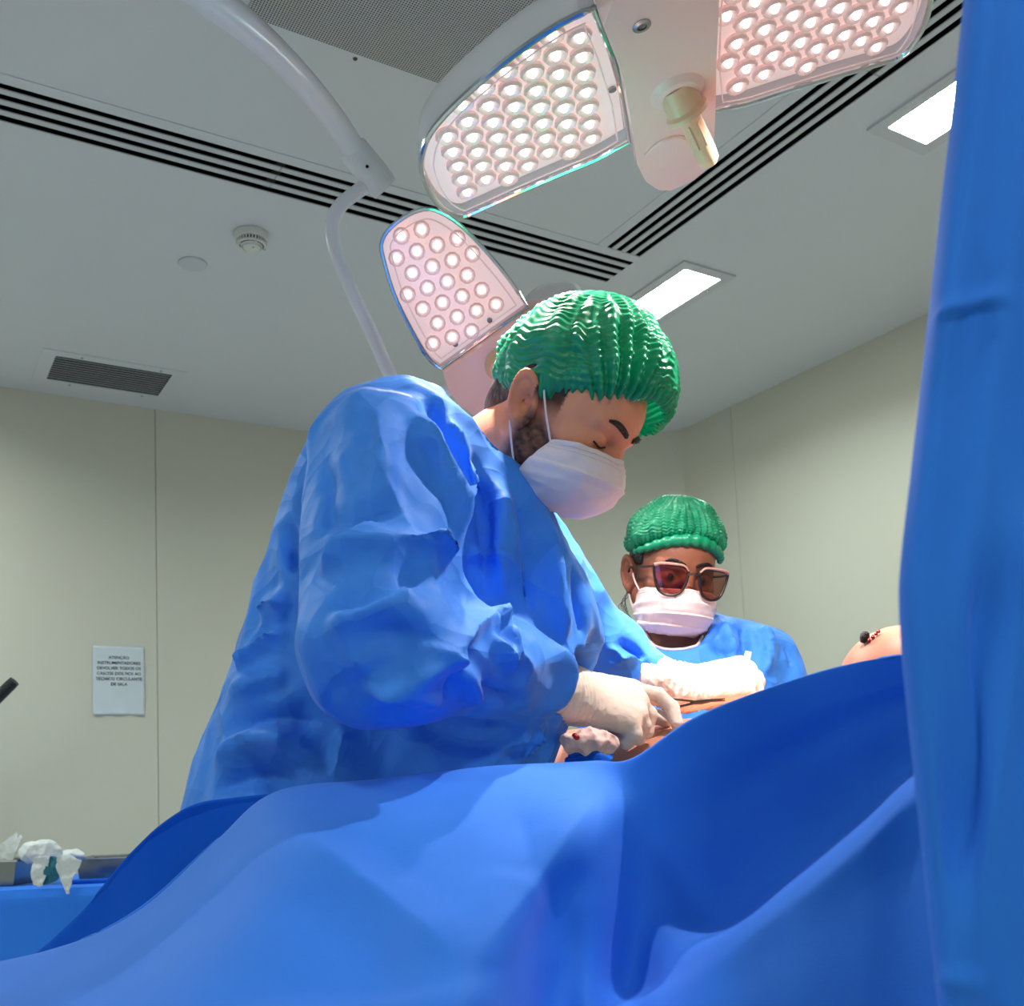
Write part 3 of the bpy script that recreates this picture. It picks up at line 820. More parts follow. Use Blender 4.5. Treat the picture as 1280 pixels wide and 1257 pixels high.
for (sc, h) in ((0.97, 0.03), (1.0, 0.024), (1.0, -0.05), (0.93, -0.075)): vs += [L2.w(cen + (p - cen) * sc, h) for p in bod]
q.add(vs, [(i * n + k, i * n + (k + 1) % n, (i + 1) * n + (k + 1) % n, (i + 1) * n + k) for i in range(3) for k in range(n)] + [tuple(range(n)), tuple(3 * n + k for k in range(n))])
q.build('centre_body', 'lamp_body_bounce', L2.e, True)
q = MB(); hh = L2.w(mid + prp * bw / 2, 0.03)
q.lathe(hh, L2.n, [(0.036, 0), (0.03, 0.008), (0.024, 0.012), (0.024, 0.03), (0.029, 0.034), (0.016, 0.042), (0.015, 0.12), (0.008, 0.13), (0, 0.131)], 28)
q.build('handle', 'ivory', L2.e, True)
# rounded pivot housing seen over the cap
hp = [(652, 386), (668, 360), (700, 352), (716, 352), (726, 362), (732, 384), (725, 420), (690, 430), (660, 420)]
q = MB(); pts = smooth_closed([P(x, y, 2.22) for x, y in hp], 30); cen = pts.mean(0); off = np.array([0.0, 0.10, 0.02]); n = 30
vs = []
for (sc, t) in ((0.86, -0.18), (1.0, 0.0), (1.0, 0.8), (0.86, 1.0)): vs += [cen + (p - cen) * sc + off * t for p in pts]
q.add(vs, [(i * n + k, i * n + (k + 1) % n, (i + 1) * n + (k + 1) % n, (i + 1) * n + k) for i in range(3) for k in range(n)] + [tuple(range(n)), tuple(3 * n + k for k in range(n))])
q.build('pivot_housing', 'lamp_white', L2.e, True)
# yoke tube, coupler and spring arm
yk = [P(468, 226, 2.05), P(446, 240, 2.05), P(424, 259, 2.05), P(415, 283, 2.06), P(421, 318, 2.07), P(440, 364, 2.09), P(466, 420, 2.12), P(492, 478, 2.14), P(510, 507, 2.15), P(528, 508, 2.13), P(545, 496, 2.10), P(578, 476, 2.06)]
q = MB(); q.tube(spline(yk, 70), 0.0145, 16); q.build('yoke', 'lamp_white', L2.e, True)
ca, cb = P(440, 186, 2.02), P(482, 236, 2.06); cd = (cb - ca) / length(cb - ca); cl = length(cb - ca)
q = MB(); q.lathe(ca, cd, [(0.0265, 0.0), (0.031, 0.0), (0.0325, 0.004), (0.0325, cl - 0.012), (0.029, cl), (0, cl)], 24); coup = q.build('coupler', 'lamp_white', L2.e, True)
pin = P(459, 208, 2.02); vr = ray(459, 208); vr /= length(vr)
q = MB(); q.lathe(pin - vr * 0.018, vr, [(0.0034, 0), (0.0034, 0.03)], 12); q.build('pin_hole', 'black_gap', coup)
sa = [P(446, 193, 2.03), P(418, 150, 1.93), P(375, 98, 1.76), P(325, 48, 1.56), P(268, 2, 1.38), P(190, -55, 1.2), P(110, -110, 1.06)]
ceilp = np.array([sa[-1][0] - 0.15, sa[-1][1] - 0.15, 0])
sa += [sa[-1] + np.array([-0.1, -0.09, 0.06]), np.array([ceilp[0] - 0.02, ceilp[1] - 0.02, 2.4]), np.array([ceilp[0] - 0.02, ceilp[1] - 0.02, CEIL])]
q = MB(); q.tube(spline(sa, 90), 0.0245, 20); q.build('spring_arm', 'lamp_white', L2.e, True)
q = MB(); q.lathe((ceilp[0] - 0.02, ceilp[1] - 0.02, CEIL), -Z, [(0.1, 0), (0.1, 0.03), (0.06, 0.05), (0.03, 0.06)], 32); q.build('ceiling_mount', 'lamp_white', L2.e, True)
L2.beam(pp2.mean(0), FIELD, LAMP_W * 0.8, 90)
# ================================================================== PEOPLE
class Frame:
    """head frame: x forward (out of the face), y to the person's left, z up through the crown"""
    def __init__(s, o, yaw, pitch, roll=0.0, sc=1.0):
        y, p, r_ = map(math.radians, (yaw, pitch, roll))
        f0 = np.array([math.cos(y), math.sin(y), 0.0])
        f = f0 * math.cos(p) - Z * math.sin(p); u = Z * math.cos(p) + f0 * math.sin(p); l = np.cross(u, f)
        l2 = l * math.cos(r_) + u * math.sin(r_); u2 = u * math.cos(r_) - l * math.sin(r_)
        s.A = np.stack([f, l2, u2]); s.o = np.asarray(o, float); s.sc = sc
    def loc(s, p): return ((np.asarray(p) - s.o) @ s.A.T) / s.sc
    def w(s, q): return s.o + (np.asarray(q, float) * s.sc) @ s.A

def head_sdf(q, ear=1.0):
    """q: head-local points"""
    a = np.stack([q[:, 0], np.abs(q[:, 1]), q[:, 2]], 1)
    d = sd_ell(q, (-0.006, 0, 0.046), (0.093, 0.073, 0.083))
    d = smin(d, sd_ell(q, (0.035, 0, -0.006), (0.058, 0.057, 0.072)), 0.03)
    d = smin(d, sd_ell(q, (0.060, 0, 0.045), (0.038, 0.052, 0.046)), 0.03)        # forehead
    d = smin(d, sd_ell(q, (0.050, 0, -0.066), (0.040, 0.040, 0.026)), 0.025)      # chin
    d = smin(d, sd_cone(a, (0.000, 0.054, -0.038), (0.055, 0.026, -0.075), 0.020, 0.017), 0.02)   # jaw
    d = smin(d, sd_ell(a, (0.062, 0.044, -0.012), (0.022, 0.020, 0.018)), 0.018)  # cheekbone
    d = smax(d, -sd_ell(a, (0.101, 0.031, 0.008), (0.018, 0.017, 0.013)), 0.012)  # eye socket
    d = smin(d, sd_cone(a, (0.090, 0.012, 0.026), (0.078, 0.046, 0.028), 0.009, 0.007), 0.012)    # brow ridge
    d = smin(d, sd_ell(a, (0.077, 0.031, 0.007), (0.0145, 0.0155, 0.0125)), 0.004)                # lids
    d = smin(d, sd_cone(q, (0.088, 0, 0.014), (0.108, 0, -0.026), 0.008, 0.0115), 0.012)          # nose
    d = smin(d, sd_ell(a, (0.098, 0.012, -0.029), (0.011, 0.008, 0.008)), 0.006)
    d = smin(d, sd_ell(q, (0.088, 0, -0.050), (0.010, 0.022, 0.010)), 0.010)                      # lips
    if ear:
        e = a - np.array([-0.008, 0.074, 0.004])
        ex = e[:, 0] + 0.25 * e[:, 2] * 1.0; ey = e[:, 1] + 0.35 * e[:, 0]; ez = e[:, 2]
        rr = np.sqrt((ex / 0.017) ** 2 + (ez / 0.031) ** 2)
        plate = np.maximum((rr - 1) * 0.018, np.abs(ey - 0.005) - 0.0035)
        helix = np.sqrt(((rr - 0.92) * 0.018) ** 2 + (ey - 0.0105) ** 2) - 0.0036
        anti = np.sqrt(((rr - 0.52) * 0.018) ** 2 + (ey - 0.0075) ** 2) - 0.003
        anti = np.where(ex > 0.004, 1.0, anti)
        lobe = sd_ell(a, (-0.000, 0.079, -0.027), (0.0085, 0.005, 0.010))
        tr = sd_ell(a, (0.008, 0.080, 0.000), (0.005, 0.005, 0.007))
        E1 = smin(smin(smin(plate, helix, 0.002), anti, 0.002), smin(lobe, tr, 0.004), 0.004)
        con = np.sqrt(((ex - 0.003) / 0.0085) ** 2 + ((ey - 0.012) / 0.0095) ** 2 + ((ez + 0.003) / 0.015) ** 2) - 1
        E1 = smax(E1, -con * 0.0085, 0.002)
        d = smin(d, E1, 0.004)
    return d

def face_x(y, z, lift=0.0):
    """x of the face surface at head-local (y, z)"""
    xs = np.linspace(0.16, 0.0, 800); d = head_sdf(np.stack([xs, np.full(800, y), np.full(800, z)], 1), 0.0)
    i = np.argmax(d < 0); return xs[i] + lift

def skin_cols(q, base, beard=None, V=None):
    c = np.tile(np.array(base), (len(q), 1))
    n = fbm(q * 45, 3)[:, None]
    c = c * (1 + 0.07 * n)
    a = np.abs(q[:, 1])
    red = np.clip(np.exp(-((q[:, 0] - 0.095) ** 2 + (q[:, 2] + 0.02) ** 2) / 0.0009), 0, 1) * 0.5 + np.clip((a - 0.074) / 0.008, 0, 1) * (np.abs(q[:, 2]) < 0.045) * (np.abs(q[:, 0]) < 0.05) * 0.5
    c = c * (1 - red[:, None] * np.array([0.0, 0.22, 0.25]))
    # eye corner crease tone
    if beard is not None:
        jawline = (q[:, 2] < -0.005 + 0.25 * (q[:, 0] - 0.02)) & (q[:, 0] > -0.005)
        m = np.clip((0.004 - 0.55 * (q[:, 0] - 0.012) - q[:, 2]) / 0.016, 0, 1) * np.clip((q[:, 0] + 0.006 - 0.25 * np.minimum(q[:, 2] + 0.03, 0)) / 0.014, 0, 1) * np.clip((0.095 - q[:, 0]) / 0.02, 0, 1)
        m = m * np.clip((q[:, 2] + 0.125) / 0.02, 0, 1) * np.clip(0.82 + 0.22 * fbm(q * 220, 2), 0, 1)
        m = np.maximum(m, np.clip((0.035 - np.abs(q[:, 0] - 0.016)) / 0.02, 0, 1) * np.clip(q[:, 2] / 0.02, 0, 1) * (q[:, 2] < 0.06) * (q[:, 0] > 0.0) * (q[:, 0] < 0.034) * 0.9)
        c = c * (1 - m[:, None]) + np.array(beard) * m[:, None]
    return np.clip(c, 0, 1)

def head_obj(name, fr, parent, base, beard, neck_b, neck_r, chest, ear=1.0, extra=None):
    """head, neck and upper chest at fine resolution plus the covered body, as one mesh"""
    nk = fr.loc(neck_b)
    def fn(p):
        q = fr.loc(p)
        d = head_sdf(q, ear)
        d = smin(d, sd_cone(q, (-0.022, 0, -0.02), nk, 0.056, neck_r), 0.022)
        d = smin(d, sd_ell(q - nk, (0, 0, -0.03), chest), 0.05)
        return d * fr.sc
    pts = np.array([fr.w(v) for v in [(0.13, 0.1, 0.15), (-0.12, -0.1, 0.15), (0.13, -0.1, -0.13), (-0.12, 0.1, -0.13), (0.13, 0.1, -0.13), (-0.12, -0.1, -0.13), (0.13, -0.1, .15), (-.12, .1, .15)]] + [np.asarray(neck_b) + 0.1, np.asarray(neck_b) - 0.1])
    lo, hi = pts.min(0) - 0.005, pts.max(0) + 0.005
    V, Fq = surface_nets(fn, lo, hi, 0.0028)
    V = relax(V, Fq, 1, 0.4)
    cols = skin_cols(fr.loc(V), base, beard)
    if extra is not None:
        V2, F2 = extra
        Fq = np.concatenate([Fq, F2 + len(V)]); V = np.concatenate([V, V2]); cols = np.concatenate([cols, np.tile(np.array(base), (len(V2), 1))])
    o = link_mesh(name, V, Fq, 'skin', parent, smooth=True)
    set_col(o, cols)
    return o

def dome_cap(name, fr, parent, ctr, rad, rim, npl, mat_name, seed, gather=None, floppy=0.0, rip=1.0):
    """pleated bouffant cap: a dome closing over the crown, gathered at an elastic rim.
    ctr, rad: ellipsoid in head-local; rim(theta) -> polar angle of the rim"""
    nt, nphi = 420, 150
    th = np.linspace(0, 2 * np.pi, nt, endpoint=False)
    T = np.tile(th, (nphi, 1)); rimv = rim(th)
    S = np.linspace(0.0, 1.0, nphi)[:, None]                # 0 crown, 1 rim
    PH = S * rimv[None, :]
    dirs = np.stack([np.sin(PH) * np.cos(T), np.sin(PH) * np.sin(T), np.cos(PH)], -1)
    flat = dirs.reshape(-1, 3)
    base = np.asarray(ctr) + flat * np.asarray(rad)
    Sf = np.repeat(S[:, 0], nt); Tf = T.ravel()
    w1 = fbm(flat * 3.2 + seed, 2)
    disp = 0.007 * w1 * np.clip(Sf * 2, 0.3, 1)
    # big soft gathers running towards the rim
    ga = npl * (Tf + 0.16 * vnoise(flat * 2.5 + seed + 5)) 
    gat = np.abs(np.sin(ga * 0.5)) ** 0.7 - 0.6
    disp += 0.0075 * gat * np.clip(Sf, 0, 1) ** 1.2 * np.clip(1.25 - Sf * 0.6, 0, 1)
    # crepe ripples across the gathers
    rp = np.sin(Sf * 150 + 3.2 * vnoise(flat * 5 + seed) + 1.6 * np.sin(ga))
    disp += 0.0017 * rip * rp * np.clip(Sf * 3, 0, 1) * np.clip((0.97 - Sf) * 12, 0, 1) * np.clip(0.65 + 0.7 * vnoise(flat * 4 + seed + 9), 0.1, 1.2)
    # elastic edge: tuck in then frill
    tuck = np.clip((Sf - 0.86) / 0.14, 0, 1)
    disp += -0.014 * tuck ** 2 + 0.0035 * tuck * np.sin(Tf * 70 + 2 * vnoise(flat * 6)) 
    if gather is not None:
        for (gth, gamp) in gather:
            dth = np.angle(np.exp(1j * (Tf - gth)))
            fan = np.cos(26 * dth / (0.35 + (1 - Sf) * 1.2)) * np.exp(-(dth / (0.25 + (1 - Sf) * 0.75)) ** 2) * np.clip((Sf - 0.25) * 2, 0, 1)
            disp += gamp * fan
    if floppy: # cloth sags forward and down over the brow
        base = base + np.stack([floppy * np.clip(flat[:, 0], 0, 1) ** 2 * Sf, np.zeros(len(flat)), -floppy * 0.6 * np.clip(flat[:, 0], 0, 1) ** 2 * Sf], -1)
    pts = fr.w(base + flat * disp[:, None])
    fs = [(i * nt + j, i * nt + (j + 1) % nt, (i + 1) * nt + (j + 1) % nt, (i + 1) * nt + j) for i in range(nphi - 1) for j in range(nt)]
    o = link_mesh(name, pts, fs, mat_name, parent, smooth=True)
    return o

def make_mask(fr, parent, cen, sid, pleats=3, w_out=0.006, seed=0.0, band=True):
    """face mask: cen rows of (x, z) down the middle of the face, sid rows of (x, y, z) down the cheeks"""
    nu, nv = 72, 46
    C = spline([(x, 0, z) for x, z in cen], nv); Sd = spline(sid, nv)
    G = np.zeros((nv, nu, 3))
    for j in range(nu):
        u = -1 + 2 * j / (nu - 1); cu = math.cos(u * math.pi / 2); su = math.sin(u * math.pi / 2)
        k = max(cu, 0) ** 0.72
        G[:, j, 0] = Sd[:, 0] + (C[:, 0] - Sd[:, 0]) * k
        G[:, j, 1] = Sd[:, 1] * su
        G[:, j, 2] = Sd[:, 2] + (C[:, 2] - Sd[:, 2]) * k
    vn = np.linspace(0, 1, nv)[:, None]; un = np.linspace(-1, 1, nu)[None, :]
    pl = np.zeros((nv, nu))
    for k in range(pleats):
        v0 = 0.28 + 0.2 * k
        pl += 0.0028 * np.clip(1 - np.abs((vn - v0 + 0.02 * np.cos(un * 2)) / 0.09), 0, 1) * (vn > v0 - 0.02 + 0 * un)
    flat = np.stack([np.repeat(vn, nu, 1) * 3, np.repeat(un, nv, 0) * 3, np.full((nv, nu), seed)], -1).reshape(-1, 3)
    pl += 0.0028 * ridged(flat * 1.1 + seed, 2).reshape(nv, nu) * (0.35 + np.abs(un))
    nrm = G - np.array([0.02, 0, -0.05]); nrm /= np.linalg.norm(nrm, axis=2)[..., None]
    for _ in range(4):
        d = head_sdf(G.reshape(-1, 3), 0.0).reshape(nv, nu); G = G + nrm * np.clip(0.0045 - d, 0, 0.02)[..., None]
    Gw = fr.w(G + nrm * pl[..., None])
    q = MB(); q.grid(Gw); o = q.build('face_mask', 'mask_white', parent, True)
    md = o.modifiers.new('cloth', 'SOLIDIFY'); md.thickness = 0.0012
    # stitched top edge
    for off in (2, 4):
        b = MB(); b.tube(Gw[off] + (Gw[off] - fr.w((0.02, 0, -0.05))) * 0.008, 0.0005, 5); b.build('stitch_line', 'mask_white', o, True)
    return o, G

def loft_sdf(rows, yaw=0.0):
    rows = sorted(rows, key=lambda r_: r_[0]); z = np.array([r_[0] for r_ in rows])
    cols = np.array([r_[1:] for r_ in rows])                # cx, cy, a, b
    zz = np.linspace(z[0], z[-1], 300); sm = np.stack([np.interp(zz, z, cols[:, k]) for k in range(4)], 1)
    ker = np.exp(-np.linspace(-2, 2, 17) ** 2); ker /= ker.sum()
    sm = np.stack([np.convolve(np.pad(sm[:, k], 8, mode='edge'), ker, 'valid') for k in range(4)], 1)
    cs, sn = math.cos(yaw), math.sin(yaw)
    def fn(p):
        cx, cy, a, b = [np.interp(p[:, 2], zz, sm[:, k]) for k in range(4)]
        dx, dy = p[:, 0] - cx, p[:, 1] - cy
        x_, y_ = cs * dx + sn * dy, -sn * dx + cs * dy
        k0 = ((np.abs(x_) / a) ** 2.3 + (np.abs(y_) / b) ** 2.3) ** (1 / 2.3)
        d = (k0 - 1) * np.minimum(a, b)
        return smax(smax(d, p[:, 2] - z[-1], 0.05), z[0] - p[:, 2], 0.02)
    return fn
def pix_rows(rows):
    out = []
    for (py, xl, xr, dc, b) in rows:
        a, c = P(xl, py, dc), P(xr, py, dc); m = (a + c) / 2
        out.append((m[2], m[0], m[1], (c[0] - a[0]) / 2, b))
    return out

# ------------------------------------------------------------------ the surgeon
srg = empty('person', (0.0, 1.33, 0.0), 'tall surgeon in blue gown and green cap bending over the patient', 'person', 'surgical team')
HS = Frame((0, 0, 0), -27, 37, 0)
HS.o = P(656, 503, 1.245) + HS.A[1] * 0.076 - HS.A[0] * (-0.008)
NB = P(578, 600, 1.335)
shN, elN, wrN = P(474, 572, 1.20), P(474, 806, 1.065), P(672, 842, 1.255)
shF, elF, wrF = P(628, 655, 1.50), P(752, 808, 1.62), P(812, 844, 1.588)
torso_rows = pix_rows([(500, 440, 560, 1.36, .11), (540, 415, 600, 1.36, .15), (575, 388, 640, 1.36, .165), (610, 372, 668, 1.36, .17), (660, 350, 694, 1.36, .17), (720, 328, 724, 1.36, .17),
    (780, 306, 748, 1.36, .168), (840, 290, 752, 1.36, .168), (900, 268, 716, 1.36, .17), (950, 252, 698, 1.36, .175), (1005, 240, 664, 1.36, .18), (1100, 224, 650, 1.36, .185), (1300, 205, 650, 1.36, .19), (1700, 180, 655, 1.36, .2), (1780, 178, 655, 1.36, .22)])
torso = loft_sdf(torso_rows)
def gown_s(p):
    d = torso(p)
    near = smin(sd_cone(p, shN, elN, 0.082, 0.072), sd_cone(p, elN, wrN, 0.068, 0.052), 0.05)
    near = smin(near, sd_cone(p, P(492, 640, 1.19), P(482, 735, 1.12), 0.080, 0.080), 0.03)
    d = smin(d, near, 0.010)
    far = smin(sd_cone(p, shF, elF, 0.075, 0.058), sd_cone(p, elF, wrF, 0.056, 0.036), 0.03)
    d = smin(d, far, 0.02)
    d = smax(d, -sd_cone(p, P(590, 585, 1.33), P(660, 470, 1.30), 0.064, 0.10), 0.01)      # neck opening
    d = smax(d, -sd_cone(p, wrN + (wrN - elN) * 0.10, wrN + (wrN - elN) * 0.6, 0.040, 0.05), 0.005)
    return d
S_FOLDS = [
    # sleeve: long ridges from the shoulder to the elbow crook
    ([(505, 486), (528, 540), (548, 590), (566, 640), (570, 690)], .020, .035, .012),
    ([(535, 486), (556, 545), (562, 600), (566, 660)], .016, .018, -.010),
    ([(548, 505), (575, 560), (580, 610), (568, 655)], .014, .02, .009),
    ([(430, 530), (470, 585), (505, 650), (530, 690)], .03, .02, .006),
    ([(380, 640), (430, 650), (480, 640), (520, 650)], .03, .03, -.006),
    ([(520, 672), (545, 690), (560, 715)], .012, .02, .013),
    ([(385, 700), (450, 690), (520, 682), (556, 716)], .03, .03, .008),
    ([(400, 740), (450, 752), (510, 730), (556, 722)], .025, .03, -.008),
    ([(570, 716), (592, 745), (618, 770), (625, 782)], .012, .02, .011),
    ([(500, 812), (560, 805), (600, 780), (622, 772)], .02, .03, .010),
    ([(432, 800), (480, 790), (540, 800), (590, 800)], .025, .03, -.008),
    ([(545, 800), (580, 850), (598, 880)], .014, .02, .009),
    ([(600, 790), (632, 820), (640, 850)], .014, .018, .009),
    ([(636, 780), (640, 812), (672, 842)], .015, .015, .008),
    ([(585, 850), (620, 868), (660, 880)], .015, .015, -.008),
    ([(450, 850), (520, 868), (600, 890)], .02, .02, .006),
    ([(556, 716), (500, 742), (440, 772), (402, 800)], .028, .020, .007),
    ([(604, 784), (545, 832), (488, 856), (450, 866)], .022, .028, .008),
    ([(600, 776), (566, 842), (548, 884)], .016, .020, -.007),
    ([(480, 640), (432, 690), (396, 726)], .024, .024, .006),
    ([(400, 560), (408, 620), (398, 690)], .020, .024, -.005),
    ([(470, 500), (476, 560), (500, 620)], .018, .026, .006),
    ([(430, 760), (440, 810), (470, 850)], .026, .022, .006),
    # back of the gown behind the arm
    ([(318, 770), (350, 755), (395, 745)], .02, .03, .010),
    ([(295, 845), (330, 800), (375, 780), (405, 775)], .02, .035, .012),
    ([(300, 820), (340, 785), (392, 762)], .02, .02, -.010),
    ([(350, 650), (362, 690), (372, 720)], .015, .02, -.008),
    ([(280, 870), (340, 850), (390, 838)], .02, .03, .009),
    ([(268, 930), (330, 900), (400, 895), (430, 850)], .03, .03, -.009),
    ([(258, 965), (300, 930), (350, 925), (420, 955)], .03, .035, .011),
    ([(250, 995), (320, 965), (400, 985)], .03, .03, -.008),
    ([(440, 870), (430, 920), (415, 985)], .02, .03, .009),
    ([(460, 880), (520, 905), (600, 935), (680, 935)], .025, .03, -.009),
    ([(600, 960), (640, 930), (672, 915)], .02, .02, .010),
    ([(650, 955), (668, 930), (680, 905)], .012, .015, .010),
    # chest
    ([(592, 560), (600, 620), (606, 680), (604, 730)], .014, .02, -.010),
    ([(622, 590), (628, 650), (625, 720), (640, 790)], .02, .03, .010),
    ([(650, 610), (662, 680), (660, 740), (672, 800)], .025, .025, -.010),
    ([(682, 640), (688, 700), (696, 760), (706, 820)], .02, .02, .009),
    ([(715, 700), (722, 760), (730, 820)], .012, .014, -.008),
    ([(575, 690), (600, 695), (626, 692)], .01, .014, .006),
    # far sleeve
    ([(745, 800), (770, 815), (790, 835)], .01, .012, .008),
    ([(770, 800), (795, 815), (808, 838)], .008, .01, -.008),
    ([(760, 835), (785, 822), (812, 828)], .008, .01, .007),
]
def gown_post(fold_items, seed, amp=1.0):
    def f(V, Fq):
        V = facets(V, normals(V, Fq), 0.085, 0.55 * amp, int(seed * 10))
        V = relax(V, Fq, 3, 0.5)
        V = folds(V, Fq, fold_items)
        V = relax(V, Fq, 1, 0.3)
        N = normals(V, Fq)
        warp = V + 0.02 * np.stack([vnoise(V * 9 + seed), vnoise(V * 9 + seed + 7), vnoise(V * 9 + seed + 13)], 1)
        d = 0.013 * crumple(warp * np.array([7, 7, 5]), seed) + 0.0105 * crumple(warp * np.array([15, 15, 10]), seed + 5) + 0.0022 * crumple(warp * np.array([30, 30, 22]), seed + 3)
        return V + N * (amp * d)[:, None]
    return f
V, Fq = surface_nets(gown_s, (-0.56, 0.94, 0.86), (0.34, 1.72, 1.66), 0.0052)
V = relax(V, Fq, 1); V = gown_post(S_FOLDS, 3.1)(V, Fq)
Vb, Fb = surface_nets(gown_s, (-0.62, 1.1, 0.36), (0.30, 1.64, 0.865), 0.014)
Fq = np.concatenate([Fq, Fb + len(V)]); V = np.concatenate([V, Vb])
g = link_mesh('surgical_gown', V, Fq, 'gown_blue', srg, smooth=True)
# body under the gown: torso, arms, legs
hipC = P(450, 1060, 1.35)
def body_s(p):
    d = loft_sdf([(r_[0], r_[1], r_[2], r_[3] * 0.72, r_[4] * 0.72) for r_ in torso_rows if r_[0] > 0.9])(p)
    d = smin(d, smin(sd_cone(p, shN, elN, 0.05, 0.042), sd_cone(p, elN, wrN, 0.04, 0.03), 0.02), 0.04)
    d = smin(d, smin(sd_cone(p, shF, elF, 0.042, 0.032), sd_cone(p, elF, wrF, 0.03, 0.024), 0.02), 0.04)
    for s_ in (-0.1, 0.1):
        hp_ = np.array([hipC[0], hipC[1] + s_, 0.95]); kn = np.array([hipC[0] + 0.03, hipC[1] + s_, 0.5]); an = np.array([hipC[0] - 0.01, hipC[1] + s_, 0.09])
        d = smin(d, smin(sd_cone(p, hp_, kn, 0.085, 0.06), sd_cone(p, kn, an, 0.058, 0.042), 0.03), 0.04)
        d = smin(d, sd_cone(p, an - Z * 0.03, an + np.array([0.15, 0, -0.05]), 0.04, 0.03), 0.03)
    return d
ext = surface_nets(body_s, (-0.62, 0.98, 0.0), (0.34, 1.76, 1.6), 0.016)
SKIN_S = rgb(234, 156, 120)
head_obj('body', HS, srg, SKIN_S, rgb(40, 25, 19), NB, 0.060, (0.075, 0.085, 0.05), 1.0, ext)
for s_ in (-0.1, 0.1):
    q = MB(); c = np.array([hipC[0] + 0.06, hipC[1] + s_, 0.0])
    pr = []
    for (h, sx, sy) in ((0.0, 1, 1), (0.02, 1.0, 1.0), (0.06, 0.95, 0.92), (0.085, 0.7, 0.75)):
        pr.append([c + np.array([0.155 * sx * math.cos(t), 0.055 * sy * math.sin(t), h]) for t in np.arange(24) * 2 * math.pi / 24])
    q.add([p for r_ in pr for p in r_], [(i * 24 + k, i * 24 + (k + 1) % 24, (i + 1) * 24 + (k + 1) % 24, (i + 1) * 24 + k) for i in range(3) for k in range(24)] + [tuple(range(24))[::-1], tuple(72 + k for k in range(24))])
    q.build('clog', 'shoe_white', srg, True)
# hair at the nape and temples
CS = Frame(P(727, 484, 1.315), -27, 16, 0)
def hair_s(p):
    q = HS.loc(p)
    d = sd_ell(q, (-0.010, 0, 0.046), (0.098, 0.0765, 0.087))
    d = smin(d, sd_ell(q, (-0.062, 0, -0.012), (0.040, 0.052, 0.040)), 0.02)
    a = np.abs(q[:, 1])
    keep = np.maximum(q[:, 0] - 0.035, -0.045 - q[:, 2])
    keep = np.maximum(keep, np.where(q[:, 0] > -0.03, 0.018 + 0.25 * (q[:, 0]) - q[:, 2], -1.0))
    d = np.maximum(d, keep)
    d = np.maximum(d, CS.loc(p)[:, 2] - 0.002)
    return d + 0.0015 * ridged(q * np.array([60, 60, 25]), 1)
pts = np.array([HS.w((x, y, z)) for x in (-0.13, 0.06) for y in (-0.09, 0.09) for z in (-0.07, 0.14)])
sdf_obj('hair', hair_s, pts.min(0), pts.max(0), 0.004, 'hair_dark', srg, 1)
# eyebrows and lash line, as short tapering tufts
def brow(fr, parent, material, sgn, pts_l, r0):
    q = MB(); L_ = spline(pts_l, 16)
    for p in L_: p[0] = face_x(p[1], p[2], 0.0006)
    L_[:, 1] *= sgn
    q.tube([fr.w(p) for p in L_], [r0 * (0.45 + 0.75 * math.sin(math.pi * min(1, 0.15 + 0.85 * k / 15)) ) for k in range(16)], 8)
    for k in range(26):
        t = random.random(); i = int(t * 14); b = L_[i] + np.array([random.uniform(0, .001), random.uniform(-.001, .001), random.uniform(-.002, .002)])
        tip_ = b + np.array([0.003, sgn * 0.005, random.uniform(-0.002, 0.003)])
        q.tube([fr.w(b), fr.w(tip_)], [0.0007, 0.0002], 4)
    return q.build('eyebrow', material, parent, True)
for sg in (-1, 1):
    brow(HS, srg, 'hair_dark', sg, [(0.0985, 0.010, 0.027), (0.098, 0.020, 0.031), (0.092, 0.034, 0.034), (0.083, 0.045, 0.032)], 0.0036)
    q = MB(); L_ = spline([(0.0875, 0.018, 0.003), (0.0925, 0.026, 0.0), (0.0925, 0.034, -0.0005), (0.0855, 0.044, 0.002)], 14)
    for p in L_: p[0] = face_x(p[1], p[2], 0.0003)
    L_[:, 1] *= sg
    q.tube([HS.w(p) for p in L_], 0.0013, 6); q.build('eyelash', 'hair_dark', srg, True)
# cap
CS = Frame(P(727, 484, 1.315), -27, 16, 0)
rimS = lambda th: 1.66 + 0.32 * np.abs(np.sin(th)) ** 1.5 + 0.02 * np.sin(5 * th)
dome_cap('bouffant_cap', CS, srg, (0, 0, 0), (0.120, 0.106, 0.121), rimS, 18, 'cap_green', 2.0, gather=[(-0.75, 0.006)], floppy=0.012)
# mask
mk, MG = make_mask(HS, srg, [(0.106, -0.002), (0.124, -0.024), (0.124, -0.046), (0.114, -0.068), (0.090, -0.088), (0.068, -0.097)],
    [(0.046, 0.066, -0.022), (0.038, 0.070, -0.045), (0.030, 0.070, -0.066), (0.028, 0.066, -0.080), (0.030, 0.058, -0.090), (0.034, 0.050, -0.096)], 1, seed=4.0)
for sg, jj in ((-1, 0), (1, -1)):
    for pa_, pb_ in ((MG[1, jj], (0.004, sg * 0.079, 0.030)), (MG[-12, jj], (-0.010, sg * 0.083, -0.028))):
        q = MB(); m_ = (np.asarray(pa_) + np.asarray(pb_)) / 2 + np.array([0, sg * 0.003, 0])
        q.tube([HS.w(p) for p in spline([pa_, m_, pb_], 10)], 0.0013, 8); q.build('ear_loop', 'mask_white', mk, True)

